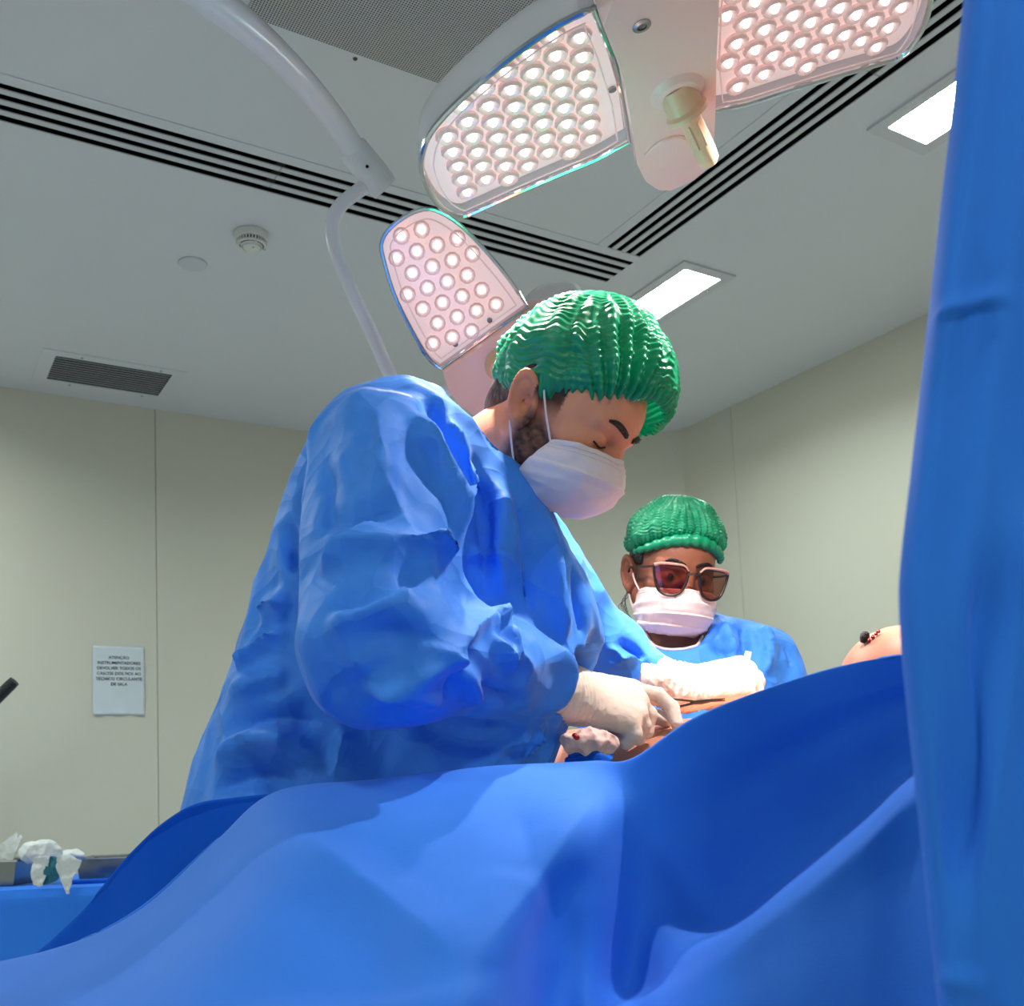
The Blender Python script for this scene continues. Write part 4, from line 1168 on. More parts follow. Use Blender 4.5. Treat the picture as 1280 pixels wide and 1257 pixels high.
# gloves ------------------------------------------------------------------
def glove(name, parent, wrist, cuff, knuckles, fingers, thumb, label=None, h=0.0022, rk=0.0155):
    """knuckles: 4 points; fingers: 4 lists of joints after the knuckle; thumb: joints"""
    def fn(p):
        d = sd_cone(p, cuff, wrist, 0.038, 0.031)
        pal = np.full(len(p), 1.0)
        for i, k in enumerate(knuckles):
            off = (np.asarray(k) - np.mean(knuckles, 0)) * 0.55
            pal = smin(pal, sd_cone(p, wrist + off, k, 0.021, rk), 0.016)
        d = smin(d, pal, 0.03)
        for k, f in zip(knuckles, fingers):
            ch = [np.asarray(k)] + [np.asarray(x) for x in f]; rr = [0.0115, 0.0105, 0.0098, 0.0088]
            fd = np.full(len(p), 1.0)
            for a_, b_, r0, r1 in zip(ch[:-1], ch[1:], rr[:-1], rr[1:]): fd = smin(fd, sd_cone(p, a_, b_, r0, r1), 0.003)
            d = smin(d, fd, 0.005)
        td = np.full(len(p), 1.0); rr = [0.016, 0.0125, 0.011, 0.0095]
        for a_, b_, r0, r1 in zip(thumb[:-1], thumb[1:], rr[:-1], rr[1:]): td = smin(td, sd_cone(p, a_, b_, r0, r1), 0.004)
        return smin(d, td, 0.008)
    allp = np.array([wrist, cuff, *knuckles, *[x for f in fingers for x in f], *thumb])
    ax = np.asarray(wrist) - np.asarray(cuff); L_ = length(ax); ax = ax / L_
    kc = np.mean(knuckles, 0); ax2 = (kc - wrist) / length(kc - wrist)
    def post(V, Fq):
        N = normals(V, Fq)
        t = (V - cuff) @ ax; t2 = (V - wrist) @ ax2
        w1 = np.exp(-((t - L_ * 0.8) / 0.028) ** 2)          # rings round the wrist
        sl = t + 0.25 * ((V - cuff) @ np.cross(ax, Z))
        d = 0.0013 * np.sin(sl * 720 + 4 * vnoise(V * 30)) * w1
        d += 0.0011 * ridged(V * np.array([55, 55, 40]) + 3, 2) * np.clip(1 - t2 / 0.11, 0.25, 1)
        return V + N * d[:, None]
    o = sdf_obj(name, fn, allp.min(0) - 0.05, allp.max(0) + 0.05, h, 'glove', parent, 1, post)
    if label: o['label'] = label
    return o
glove('glove', srg, P(708, 866, 1.335), P(664, 850, 1.262),
    [P(789, 862, 1.425), P(797, 876, 1.405), P(796, 892, 1.385), P(786, 904, 1.368)],
    [[P(822, 868, 1.44), P(840, 884, 1.435), P(846, 904, 1.425)],
     [P(812, 893, 1.415), P(808, 914, 1.415), P(796, 922, 1.42)],
     [P(804, 906, 1.39), P(798, 922, 1.40), P(784, 922, 1.41)],
     [P(793, 917, 1.365), P(783, 927, 1.375), P(770, 920, 1.39)]],
    [P(730, 878, 1.385), P(770, 890, 1.44), P(805, 893, 1.47), P(832, 900, 1.462)])
glove('glove', srg, P(852, 860, 1.60), P(822, 850, 1.585),
    [P(925, 832, 1.66), P(934, 838, 1.635), P(936, 850, 1.61), P(930, 862, 1.59)],
    [[P(946, 846, 1.66), P(944, 868, 1.645), P(930, 878, 1.64)],
     [P(948, 852, 1.635), P(944, 872, 1.63), P(928, 880, 1.625)],
     [P(946, 862, 1.61), P(938, 880, 1.61), P(922, 884, 1.61)],
     [P(938, 872, 1.59), P(928, 885, 1.59), P(914, 884, 1.595)]],
    [P(872, 872, 1.61), P(900, 880, 1.62), P(918, 878, 1.625), P(928, 874, 1.625)], rk=0.0165)
# ------------------------------------------------------------------ the nurse opposite
nrs = empty('person', (0.3, 2.0, 0.0), 'masked nurse in glasses and green cap standing behind the patient', 'person', 'surgical team')
HN = Frame((0, 0, 0), -80, 14, -7, 1.03)
HN.o = P(838, 724, 2.03)
NBn = P(842, 815, 2.07)
lsh, rsh = P(956, 825, 2.06), P(770, 828, 2.08)         # nurse's left (image right), right
lel, rel = P(1000, 985, 2.04), P(752, 985, 2.05)
lwr, rwr = P(960, 950, 1.93), P(850, 950, 1.93)
nrows = pix_rows([(765, 808, 900, 2.085, .05), (782, 785, 942, 2.08, .08), (805, 765, 978, 2.075, .1), (845, 748, 998, 2.07, .118), (920, 752, 985, 2.06, .13), (1050, 745, 985, 2.06, .145), (1200, 735, 995, 2.08, .15), (1500, 725, 1005, 2.09, .16)])
ntor = loft_sdf(nrows)
def gown_n(p):
    d = ntor(p)
    for a_, b_, c_ in ((lsh, lel, lwr), (rsh, rel, rwr)):
        d = smin(d, smin(sd_cone(p, a_, b_, 0.066, 0.058), sd_cone(p, b_, c_, 0.055, 0.042), 0.03), 0.02)
    d = smax(d, -sd_cone(p, P(846, 790, 2.02), P(840, 740, 2.02), 0.059, 0.08), 0.008)
    return d
N_FOLDS = [
    ([(900, 765), (905, 790), (915, 815), (905, 845)], .014, .02, .012),
    ([(925, 770), (930, 800), (928, 850)], .014, .02, -.010),
    ([(950, 780), (960, 810), (950, 850)], .014, .02, .009),
    ([(975, 800), (985, 820), (990, 840)], .01, .014, -.006),
    ([(890, 800), (900, 815), (930, 822)], .012, .014, -.008),
    ([(870, 850), (900, 835), (925, 828)], .012, .014, .007),
    ([(790, 790), (775, 815), (770, 840)], .012, .014, -.008)]
V, Fq = surface_nets(gown_n, (0.02, 1.68, 0.35), (0.74, 2.34, 1.5), 0.0075)
V = relax(V, Fq, 1); V = gown_post(N_FOLDS, 9.7, 0.8)(V, Fq)
link_mesh('surgical_gown', V, Fq, 'gown_blue', nrs, smooth=True)
bv = BVHTree.FromPolygons([tuple(v) for v in V], [tuple(map(int, f)) for f in Fq]); tr_ = []
for x_ in np.arange(792, 893, 4.0):
    for y_ in np.arange(776, 850, 1.0):
        r = ray(x_, y_); h_ = bv.ray_cast(Vector(CAMP), Vector(r / length(r)))
        if h_[0] is not None and h_[0][1] < 2.045 and h_[1].dot(Vector(r)) < 0: tr_.append(np.array(h_[0]) + np.array([0, -0.001, 0.001])); break
if len(tr_) > 6:
    tr_ = np.array(tr_); tr_[1:-1] = (tr_[:-2] + tr_[1:-1] + tr_[2:]) / 3
    q = MB(); q.tube(spline(tr_[::2], 50), 0.0026, 8); tag(q.build('neck_trim', 'mask_white', nrs, True), 'pale neckline edge')
nh = P(860, 1050, 2.06)
def body_n(p):
    d = loft_sdf([(r_[0], r_[1], r_[2], r_[3] * 0.72, r_[4] * 0.72) for r_ in nrows if r_[0] > 0.85])(p)
    for a_, b_, c_ in ((lsh, lel, lwr), (rsh, rel, rwr)):
        d = smin(d, smin(sd_cone(p, a_, b_, 0.042, 0.036), sd_cone(p, b_, c_, 0.035, 0.026), 0.02), 0.03)
        d = smin(d, sd_cone(p, c_, c_ + (c_ - b_) * 0.35, 0.03, 0.02), 0.02)
    for s_ in (-0.09, 0.09):
        hp_ = np.array([nh[0] + s_, nh[1], 0.85]); kn = np.array([nh[0] + s_, nh[1] - 0.03, 0.45]); an = np.array([nh[0] + s_, nh[1], 0.09])
        d = smin(d, smin(sd_cone(p, hp_, kn, 0.08, 0.056), sd_cone(p, kn, an, 0.054, 0.04), 0.03), 0.04)
        d = smin(d, sd_cone(p, an - Z * 0.03, an + np.array([0, -0.13, -0.05]), 0.038, 0.03), 0.03)
    return d
ext = surface_nets(body_n, (0.02, 1.62, 0.0), (0.74, 2.34, 1.45), 0.016)
head_obj('body', HN, nrs, rgb(146, 92, 70), None, NBn, 0.056, (0.07, 0.085, 0.05), 1.0, ext)
for s_ in (-0.09, 0.09):
    q = MB(); c = np.array([nh[0] + s_, nh[1] - 0.05, 0.0]); pr = []
    for (h, sx, sy) in ((0.0, 1, 1), (0.02, 1.0, 1.0), (0.06, 0.92, 0.95), (0.085, 0.75, 0.7)):
        pr.append([c + np.array([0.05 * sx * math.cos(t), 0.14 * sy * math.sin(t), h]) for t in np.arange(24) * 2 * math.pi / 24])
    q.add([p for r_ in pr for p in r_], [(i * 24 + k, i * 24 + (k + 1) % 24, (i + 1) * 24 + (k + 1) % 24, (i + 1) * 24 + k) for i in range(3) for k in range(24)] + [tuple(range(24))[::-1], tuple(72 + k for k in range(24))])
    q.build('clog', 'shoe_white', nrs, True)
# gloves of the nurse, hidden by the drape in the picture
for wr_, el_, sx in ((lwr, lel, -1), (rwr, rel, 1)):
    f = (wr_ - el_) / length(wr_ - el_); sd_ = np.cross(f, Z); sd_ /= length(sd_); dn = np.cross(sd_, f); dn = dn if dn[2] < 0 else -dn
    w0 = wr_ + f * 0.03; kn = [w0 + f * 0.085 + sd_ * k for k in (-0.033, -0.011, 0.011, 0.033)]
    fg = [[k + f * 0.035 + dn * 0.01, k + f * 0.05 + dn * 0.03, k + f * 0.045 + dn * 0.048] for k in kn]
    glove('glove', nrs, w0, wr_ - f * 0.03, kn, fg, [w0 + f * 0.02 - sd_ * 0.025 * sx, w0 + f * 0.05 - sd_ * 0.045 * sx + dn * .01, w0 + f * 0.08 - sd_ * 0.042 * sx + dn * .025, w0 + f * 0.1 - sd_ * 0.03 * sx + dn * .035], h=0.004)
NG = (V, Fq)
# hair wisps
def hair_n(p):
    q = HN.loc(p)
    d = sd_ell(q, (-0.012, 0, 0.044), (0.100, 0.079, 0.088))
    keep = np.maximum(q[:, 0] - 0.03, -0.05 - q[:, 2]); keep = np.maximum(keep, np.where(q[:, 0] > -0.03, 0.02 - q[:, 2], -1.0))
    return np.maximum(d, keep)
pts = np.array([HN.w((x, y, z)) for x in (-0.13, 0.06) for y in (-0.09, 0.09) for z in (-0.07, 0.14)])
sdf_obj('hair', hair_n, pts.min(0), pts.max(0), 0.005, 'hair_black', nrs, 1)
for k in range(7):
    b = HN.w((-0.005 + 0.004 * k % 0.012, -0.078, -0.02 - 0.004 * k)); q = MB()
    q.tube(spline([b, b + np.array([-0.008 - .002 * k, -0.005, -0.02]), b + np.array([-0.012 + .003 * k, 0, -0.045])], 8), 0.0006, 5); q.build('hair_wisp', 'hair_black', nrs, True)
for sg in (-1, 1):
    brow(HN, nrs, 'hair_black', sg, [(0.0985, 0.010, 0.029), (0.098, 0.020, 0.033), (0.092, 0.034, 0.036), (0.083, 0.045, 0.033)], 0.0026)
rimN = lambda th: 1.60 - 0.18 * np.cos(th) + 0.20 * np.sin(th) ** 2
dome_cap('bouffant_cap', HN, nrs, (0.0, 0, 0.066), (0.104, 0.094, 0.094), rimN, 34, 'cap_green', 6.0, rip=0.8)
# rolled front band of the cap
thb = np.linspace(-1.35, 1.35, 90)
q = MB(); bp_ = [HN.w((0.001 + 0.097 * math.cos(t), 0.086 * math.sin(t), 0.075 - 0.016 * abs(math.sin(t)) ** 2 * 2)) for t in thb]
q.tube(bp_, [0.0045 + 0.0075 * math.cos(t / 1.35 * math.pi / 2) + 0.0012 * math.sin(t * 31) for t in thb], 12); q.build('cap_band', 'cap_green', nrs, True)
mkn, MGn = make_mask(HN, nrs, [(0.114, -0.014), (0.126, -0.028), (0.128, -0.050), (0.116, -0.074), (0.092, -0.094), (0.068, -0.102)],
    [(0.036, 0.068, -0.026), (0.030, 0.071, -0.047), (0.026, 0.070, -0.066), (0.028, 0.066, -0.080), (0.032, 0.056, -0.092), (0.036, 0.048, -0.100)], 3, seed=11.0)
for sg, jj in ((-1, 0), (1, -1)):
    for pa_, pb_ in ((MGn[1, jj], (0.004, sg * 0.080, 0.012)), (MGn[-12, jj], (-0.006, sg * 0.082, -0.022))):
        q = MB(); m_ = (np.asarray(pa_) + np.asarray(pb_)) / 2 + np.array([0, sg * 0.003, 0])
        q.tube([HN.w(p) for p in spline([pa_, m_, pb_], 10)], 0.0016, 8); q.build('ear_loop', 'mask_white', mkn, True)
# glasses: dark lower rims with pinkish upper rims
gl = MB(); gl.tube([HN.w(p) for p in spline([(0.127, -0.011, 0.013), (0.130, 0, 0.016), (0.127, 0.011, 0.013)], 10)], 0.0022, 8)
gobj = gl.build('glasses', 'frame_brown', nrs, True)
for sg in (-1, 1):
    out = np.array([(0.109, 0.010, 0.012), (0.110, 0.012, -0.006), (0.109, 0.020, -0.021), (0.105, 0.036, -0.026), (0.099, 0.052, -0.020), (0.094, 0.060, -0.002), (0.092, 0.063, 0.016), (0.098, 0.054, 0.019), (0.106, 0.034, 0.020), (0.109, 0.018, 0.019)])
    out = (out - np.array([0, 0, 0.0])) * np.array([1.0, sg * 1.12, 1.18]) + np.array([0.016, 0, 0.003]); ring = smooth_closed(out, 48)
    q = MB(); q.tube([HN.w(p) for p in ring], 0.0028, 8, closed=True); q.build('rim', 'frame_brown', gobj, True)
    upper = spline(np.array([out[6], out[7], out[8], out[9], out[0]]) + np.array([0.0015, 0, 0.0018]), 20)
    q = MB(); q.tube([HN.w(p) for p in upper], [0.0035 - 0.0018 * k / 19 for k in range(20)], 8); q.build('upper_rim', 'frame_pink', gobj, True)
    q = MB(); q.add([HN.w(p) for p in ring] , [tuple(range(48))]); q.build('lens', 'tinted_lens', gobj)
    q = MB(); q.tube([HN.w(p) for p in [(0.108, sg * 0.071, 0.021), (0.06, sg * 0.079, 0.017), (0.0, sg * 0.082, 0.014), (-0.02, sg * 0.08, 0.0)]], 0.0022, 8); q.build('temple', 'frame_brown', gobj, True)
    q = MB(); q.lathe(HN.w((0.0745, sg * 0.031, 0.006)), HN.A[0], [(0.0001, 0.0192), (0.003, 0.0188), (0.0055, 0.0172), (0.0065, 0.0155)], 16); q.build('eye', 'hair_black', nrs, True)
# ================================================================== DRAPES, TABLE, PATIENT
def cloth(name, ctrl, n, m, material, fold_items=(), seed=0.0, amp=0.004, cell=7.0, thick=0.0016, parent=None):
    G = spline_grid([[P(*c) for c in row] for row in ctrl], n, m)
    V = G.reshape(-1, 3)
    Fq = np.array([(i * m + j, i * m + j + 1, (i + 1) * m + j + 1, (i + 1) * m + j) for i in range(n - 1) for j in range(m - 1)])
    if np.mean(normals(V, Fq) @ (CAMP - V.mean(0))) < 0: Fq = Fq[:, ::-1]
    if len(fold_items): V = folds(V, Fq, fold_items)
    N = normals(V, Fq)
    V = V + N * (amp * fbm(V * cell + seed, 2) + amp * 0.5 * crumple(V * cell * 1.4, seed))[:, None]
    o = link_mesh(name, V, Fq, material, parent, smooth=True)
    md = o.modifiers.new('cloth', 'SOLIDIFY'); md.thickness = thick; md.offset = -1
    return o
cols = [
 [(-120, 1225, 1.08), (-120, 1262, .95), (-120, 1300, .85), (-120, 1340, .77), (-120, 1380, .70), (-120, 1450, .62), (-120, 1700, .55)],
 [(60, 1187, 1.08), (60, 1222, .96), (60, 1255, .87), (50, 1300, .78), (40, 1350, .71), (30, 1420, .63), (20, 1700, .56)],
 [(170, 1137, 1.08), (165, 1175, .96), (160, 1215, .87), (150, 1265, .79), (140, 1320, .72), (130, 1400, .64), (120, 1700, .56)],
 [(268, 1052, 1.08), (265, 1100, .96), (260, 1150, .88), (250, 1205, .80), (240, 1270, .73), (230, 1360, .65), (220, 1700, .57)],
 [(345, 992, 1.08), (350, 1045, .96), (350, 1100, .88), (345, 1165, .81), (340, 1240, .74), (335, 1330, .66), (330, 1700, .58)],
 [(470, 975, 1.08), (470, 1030, .96), (470, 1090, .88), (465, 1160, .81), (460, 1235, .74), (455, 1320, .66), (450, 1700, .58)],
 [(600, 962, 1.08), (595, 1020, .965), (592, 1085, .88), (590, 1150, .80), (588, 1213, .73), (585, 1310, .67), (580, 1700, .6)],
 [(700, 955, 1.07), (700, 1000, .985), (695, 1060, .905), (690, 1120, .885), (690, 1190, .868), (680, 1290, .83), (670, 1700, .7)],
 [(745, 952, 1.05), (750, 994, .987), (748, 1055, .933), (745, 1120, .91), (743, 1200, .885), (735, 1290, .83), (725, 1700, .66)],
 [(790, 948, 1.0), (800, 990, .985), (800, 1050, .975), (800, 1120, .96), (797, 1225, .92), (788, 1285, .83), (770, 1700, .62)],
 [(868, 898, .955), (880, 940, .955), (885, 1030, .96), (893, 1148, .93), (895, 1174, .81), (878, 1270, .755), (860, 1700, .6)],
 [(958, 860, .93), (970, 905, .934), (975, 970, .942), (988, 1082, .915), (990, 1105, .80), (984, 1200, .75), (970, 1700, .6)],
 [(1050, 832, .92), (1060, 870, .925), (1065, 920, .932), (1073, 1017, .908), (1075, 1038, .80), (1072, 1150, .755), (1060, 1700, .6)],
 [(1140, 816, .91), (1150, 850, .916), (1155, 880, .922), (1155, 953, .90), (1155, 973, .80), (1155, 1100, .76), (1150, 1700, .6)],
 [(1290, 805, .93), (1290, 840, .91), (1290, 870, .89), (1290, 900, .83), (1290, 925, .74), (1290, 1080, .70), (1290, 1700, .6)],
]
cols = [[(c[0][0], c[0][1] + 40, c[0][2] + 0.028), (c[0][0], c[0][1] + 8, c[0][2] + 0.018)] + c for c in cols]
D_FOLDS = [
    ([(335, 1022), (400, 1070), (470, 1120), (540, 1175), (590, 1214)], .06, .05, .006),
    ([(640, 990), (660, 1060), (640, 1110)], .05, .06, -.004),
    ([(590, 1214), (640, 1140), (700, 1060), (760, 985)], .04, .07, .006),
]
d1 = cloth('surgical_drape', cols, 230, 150, 'drape_blue', D_FOLDS, 5.0, 0.0035, 5.0)
tag(d1, 'large blue surgical drape spread over the foreground in broad folds', 'drape', 'blue drapes')
# darker drape hanging on the left, behind the big one
lt = [[(x, y, d), (x + 8, y + 40, d - 0.003), (x + 14, y + 95, d - 0.006), (x + 20, y + 200, d - 0.008), (x + 24, y + 520, d - .01)] for x, y, d in
      [(352, 990, 1.13), (345, 991, 1.13), (295, 996, 1.135), (245, 1003, 1.135), (205, 1026, 1.135), (165, 1064, 1.14), (125, 1112, 1.165), (85, 1156, 1.17), (35, 1198, 1.175), (-30, 1230, 1.18), (-120, 1262, 1.18)]]
lt = [[(r_[0][0] + 6, r_[0][1] + 40, r_[0][2] + 0.012)] + r_ for r_ in lt]
d2 = cloth('side_drape', lt, 80, 50, 'drape_deep', (), 2.0, 0.003, 9.0)
tag(d2, 'dark blue drape slope between the big drape and the instrument table', 'drape', 'blue drapes')
# hanging screen drape at the right edge
E_L = [(-260, 1222), (-60, 1210), (60, 1200), (150, 1190), (260, 1175), (380, 1161), (410, 1157), (500, 1146), (600, 1134), (700, 1123), (760, 1121), (850, 1127), (980, 1140), (1150, 1160), (1257, 1172), (1500, 1200), (1900, 1240)]
scr = []
for (y, x) in E_L:
    bul = 0.004 if 380 <= y <= 410 else 0.0
    scr.append([(x + 28, y, .575), (x + 9, y, .548), (x, y, .525), (x + 10, y, .505 - bul), (x + 30, y, .497 - bul), (x + 60, y + 0, .497), (x + 100, y, .492), (x + 150, y, .495), (x + 220, y, .488), (x + 320, y, .495), (x + 480, y, .50)])
d3 = cloth('screen_drape', scr, 190, 90, 'drape_blue', [
    ([(1158, 402), (1190, 388), (1230, 378), (1279, 372)], .006, .012, .002),
    ([(1250, 640), (1235, 800), (1215, 1000), (1190, 1200)], .02, .03, -.006),
    ([(1278, 560), (1268, 760), (1240, 1000), (1205, 1240)], .02, .02, .005),
    ([(1165, 1235), (1200, 1225), (1240, 1245)], .010, .012, .002)], 8.0, 0.0025, 5.0)
tag(d3, 'blue screen drape hanging upright along the right edge', 'drape', 'blue drapes')
rt_, rb_ = P(1290, -250, .53), P(1900, -250, .56); rb_[2] = rt_[2]
e = empty('screen_stand', (rb_[0], rb_[1], 0), 'steel stand whose top rail carries the upright screen drape', 'stand')
q = MB(); q.tube([rt_ + (rt_ - rb_) * 0.03, rb_], 0.011, 14); q.build('rail', 'steel', e, True)
q = MB(); q.tube([rb_, np.array([rb_[0], rb_[1], 0.03])], 0.014, 14); q.build('pole', 'steel', e, True)
q = MB(); q.lathe((rb_[0], rb_[1], 0), Z, [(0.2, 0), (0.2, 0.015), (0.05, 0.03), (0.02, 0.05)], 32); q.build('foot', 'dark_steel', e, True)

# operating table
TA = np.array([0.84, -0.545, 0]); TA /= length(TA); TN = np.array([-TA[1], TA[0], 0])
tc0 = np.array([0.29, 1.57, 0.0])
e = empty('operating_table', (tc0[0], tc0[1], 0), 'operating table under the drapes between the surgeon and the nurse', 'table')
for (s0, s1) in ((-0.85, -0.28), (-0.27, 0.28), (0.29, 0.85)):
    q = MB(); q.box(tc0 + TA * (s0 + s1) / 2 + Z * 0.955, (TA, TN, Z), ((s1 - s0) / 2, 0.19, 0.03)); q.build('mattress_section', 'pad_black', e)
q = MB(); q.box(tc0 + Z * 0.905, (TA, TN, Z), (0.82, 0.17, 0.018)); q.build('frame', 'steel', e)
q = MB(); q.box(tc0 + Z * 0.47, (TA, TN, Z), (0.14, 0.11, 0.42)); q.build('column', 'steel', e)
q = MB(); q.box(tc0 + Z * 0.03, (TA, TN, Z), (0.42, 0.2, 0.03)); q.build('base', 'dark_steel', e)

# patient lying on the table
pt = empty('person', tc0 + Z * 0.985, 'patient lying on the table, bare skin showing between the drapes', 'person')
def pt_sdf(p):
    q = np.stack([(p - tc0) @ TA, (p - tc0) @ TN, p[:, 2] - 0.985], 1)
    d = sd_ell(q, (0.18, -0.035, 0.10), (0.40, 0.205, 0.108))
    d = smin(d, sd_ell(q, (-0.22, -0.03, 0.095), (0.26, 0.19, 0.10)), 0.08)
    d = smin(d, sd_cone(q, (0.52, 0, 0.10), (0.66, 0, 0.10), 0.06, 0.055), 0.05)
    d = smin(d, sd_ell(q, (0.76, 0, 0.10), (0.115, 0.075, 0.095)), 0.03)
    d = smin(d, sd_ell(q, (0.775, 0, 0.20), (0.02, 0.014, 0.02)), 0.02)
    for s_ in (-1, 1):
        d = smin(d, sd_cone(q, (-0.32, s_ * 0.085, 0.085), (-0.74, s_ * 0.09, 0.075), 0.082, 0.058), 0.05)
        d = smin(d, sd_cone(q, (-0.74, s_ * 0.09, 0.07), (-0.85, s_ * 0.09, 0.06), 0.055, 0.05), 0.03)
        d = smin(d, sd_cone(q, (0.44, s_ * 0.15, 0.09), (0.16, s_ * 0.20, 0.06), 0.045, 0.038), 0.03)
    kn = P(1130, 862, 1.36)
    d = smin(d, sd_ell(p, kn, (0.085, 0.085, 0.085)), 0.03)
    d = np.maximum(d, 0.988 - p[:, 2])
    return d
V, Fq = surface_nets(pt_sdf, tc0 + np.array([-1.0, -0.85, 0.96]), tc0 + np.array([1.0, 0.85, 1.36]), 0.009)
V = relax(V, Fq, 1)
o = link_mesh('body', V, Fq, 'skin', pt, smooth=True)
set_col(o, np.tile(np.array(rgb(192, 132, 106)), (len(V), 1)) * (1 + 0.06 * fbm(V * 30, 2)[:, None]))
# dark spot and dark flecks on the raised skin at the right
q = MB(); q.lathe(P(1078, 803, 1.335), P(1083, 790, 1.335) - P(1078, 803, 1.335), [(0.003, 0), (0.0055, 0.005), (0.0062, 0.010), (0.004, 0.0145), (0, 0.016)], 14)
q.build('dark_clip', 'hair_black', pt, True)
for (x, y) in ((1086, 801), (1091, 797), (1095, 793), (1098, 790)):
    q = MB(); q.lathe(P(x, y + 1, 1.33), P(x, y - 4, 1.33) - P(x, y + 1, 1.33), [(0.0022, 0), (0.0028, 0.002), (0.001, 0.005)], 8); q.build('skin_mark', 'blood', pt, True)

# towel round the field, gauze, instruments
tw = [[(x + 6, 908 + s_, 1.43), (x, 922 + s_, 1.385), (x - 3, 931 + s_, 1.355), (x - 5, 937 + s_, 1.34), (x - 8, 942 + s_, 1.337), (x - 8, 952 + s_ * 3, 1.337)] for x, s_ in ((714, 8), (726, 7), (738, 4), (750, 3), (762, 6), (770, 12))]
t1 = cloth('field_towel', tw, 60, 40, 'drape_deep', (), 4.0, 0.004, 16.0)
tag(t1, 'dark blue field towel tucked below the surgeon\'s gloved right hand', 'towel')
def gauze(name, c, rad, label, cat, material, seed, h=0.004, amp=0.016, cellf=26, floor_z=None):
    def fn(p):
        d = sd_ell(p, c, rad)
        d = d - amp * (1.0 * crumple(p * cellf, seed) + 0.22 * crumple(p * cellf * 2.3, seed + 3) + 0.2)
        if floor_z is not None: d = np.maximum(d, floor_z - p[:, 2])
        return d * 0.7
    o = sdf_obj(name, fn, np.asarray(c) - np.asarray(rad) - 0.03, np.asarray(c) + np.asarray(rad) + 0.03, h, material, None, 0)
    return tag(o, label, cat)
gz = gauze('gauze', P(736, 927, 1.292), (0.034, 0.015, 0.013), 'crumpled blood-stained gauze under the surgeon\'s glove', 'gauze', 'blood_cloth', 2.0, 0.002, 0.013, 62)
gv = np.array([v.co for v in gz.data.vertices]); gf = np.array([p.vertices[:] for p in gz.data.polygons])
hit = cast(gv, gf, [(718, 919), (720, 921), (722, 922)])
if len(hit) > 2:
    vr = ray(711, 920); vr /= length(vr); q = MB()
    for k_ in (1, 5, 9):
        if k_ < len(hit): q.lathe(hit[k_] + vr * 0.001, -vr, [(0.0036, 0), (0.0034, 0.0016), (0.002, 0.0024), (0, 0.0026)], 12)
    q.build('blood_stain', 'blood', gz, True)
# needle holder in the right hand
e = empty('needle_holder', P(840, 880, 1.48), 'dark steel needle holder pointing from the surgeon\'s glove into the field', 'instrument', 'surgical instruments')
jn = P(876, 877, 1.505)
for (a_, r_) in ((P(836, 873, 1.475), .0016), (P(826, 888, 1.47), .0018)):
    q = MB(); q.tube([a_, (a_ + jn) / 2, jn], r_, 8); q.build('shank', 'dark_steel', e, True)
q = MB(); q.tube([P(864, 878, 1.497), jn, P(889, 875, 1.513)], [.0032, .0042, .003], 10); q.build('joint', 'dark_steel', e, True)
for dz in (0, 2.5):
    q = MB(); q.tube([P(888, 875 + dz * .3, 1.512), P(906, 873 + dz, 1.525)], [.0022, .0010], 8); q.build('jaw', 'dark_steel', e, True)
q = MB(); rc = P(756, 921, 1.352); q.tube([rc + np.array([0.012 * math.cos(t), 0.006 * math.sin(t), 0.006 * math.sin(t)]) for t in np.arange(24) * 2 * math.pi / 24], 0.0016, 8, closed=True); q.build('finger_ring', 'dark_steel', e, True)
# forceps in the left hand
e = empty('forceps', P(912, 880, 1.60), 'bright steel forceps standing up from the surgeon\'s left fist', 'instrument', 'surgical instruments')
for k in (-1, 1):
    pts = [P(936 + k * 0.5, 814, 1.60), P(930 + 2.5 * k, 835, 1.595), P(920 + 3 * k, 860, 1.59), P(909 + 0.5 * k, 886, 1.585)]
    q = MB(); S_ = spline(pts, 14)
    vr = ray(920, 850); vr /= length(vr); vs = []
    for i, p in enumerate(S_):
        t = S_[min(i + 1, 13)] - S_[max(i - 1, 0)]; t /= length(t); sd_ = np.cross(t, vr); sd_ /= length(sd_); w_ = 0.0042 * (1 - 0.75 * i / 13)
        vs += [p - sd_ * w_ - vr * .0008, p + sd_ * w_ - vr * .0008, p + sd_ * w_ + vr * .0008, p - sd_ * w_ + vr * .0008]
    q.add(vs, [(4 * i + a_, 4 * i + (a_ + 1) % 4, 4 * i + 4 + (a_ + 1) % 4, 4 * i + 4 + a_) for i in range(13) for a_ in range(4)] + [(0, 1, 2, 3), (52, 53, 54, 55)])
    q.build('arm', 'steel', e, False)
sw = MB()
sw.grid(spline_grid([[P(808, 880, 1.455), P(814, 884, 1.452)], [P(826, 893, 1.452), P(830, 888, 1.45)], [P(840, 906, 1.445), P(846, 901, 1.445)]], 16, 6))
swo = sw.build('gauze_strip', 'white_cloth', None, True); md = swo.modifiers.new('cloth', 'SOLIDIFY'); md.thickness = 0.002
tag(swo, 'narrow white gauze strip between the surgeon\'s fingers and the skin', 'gauze')

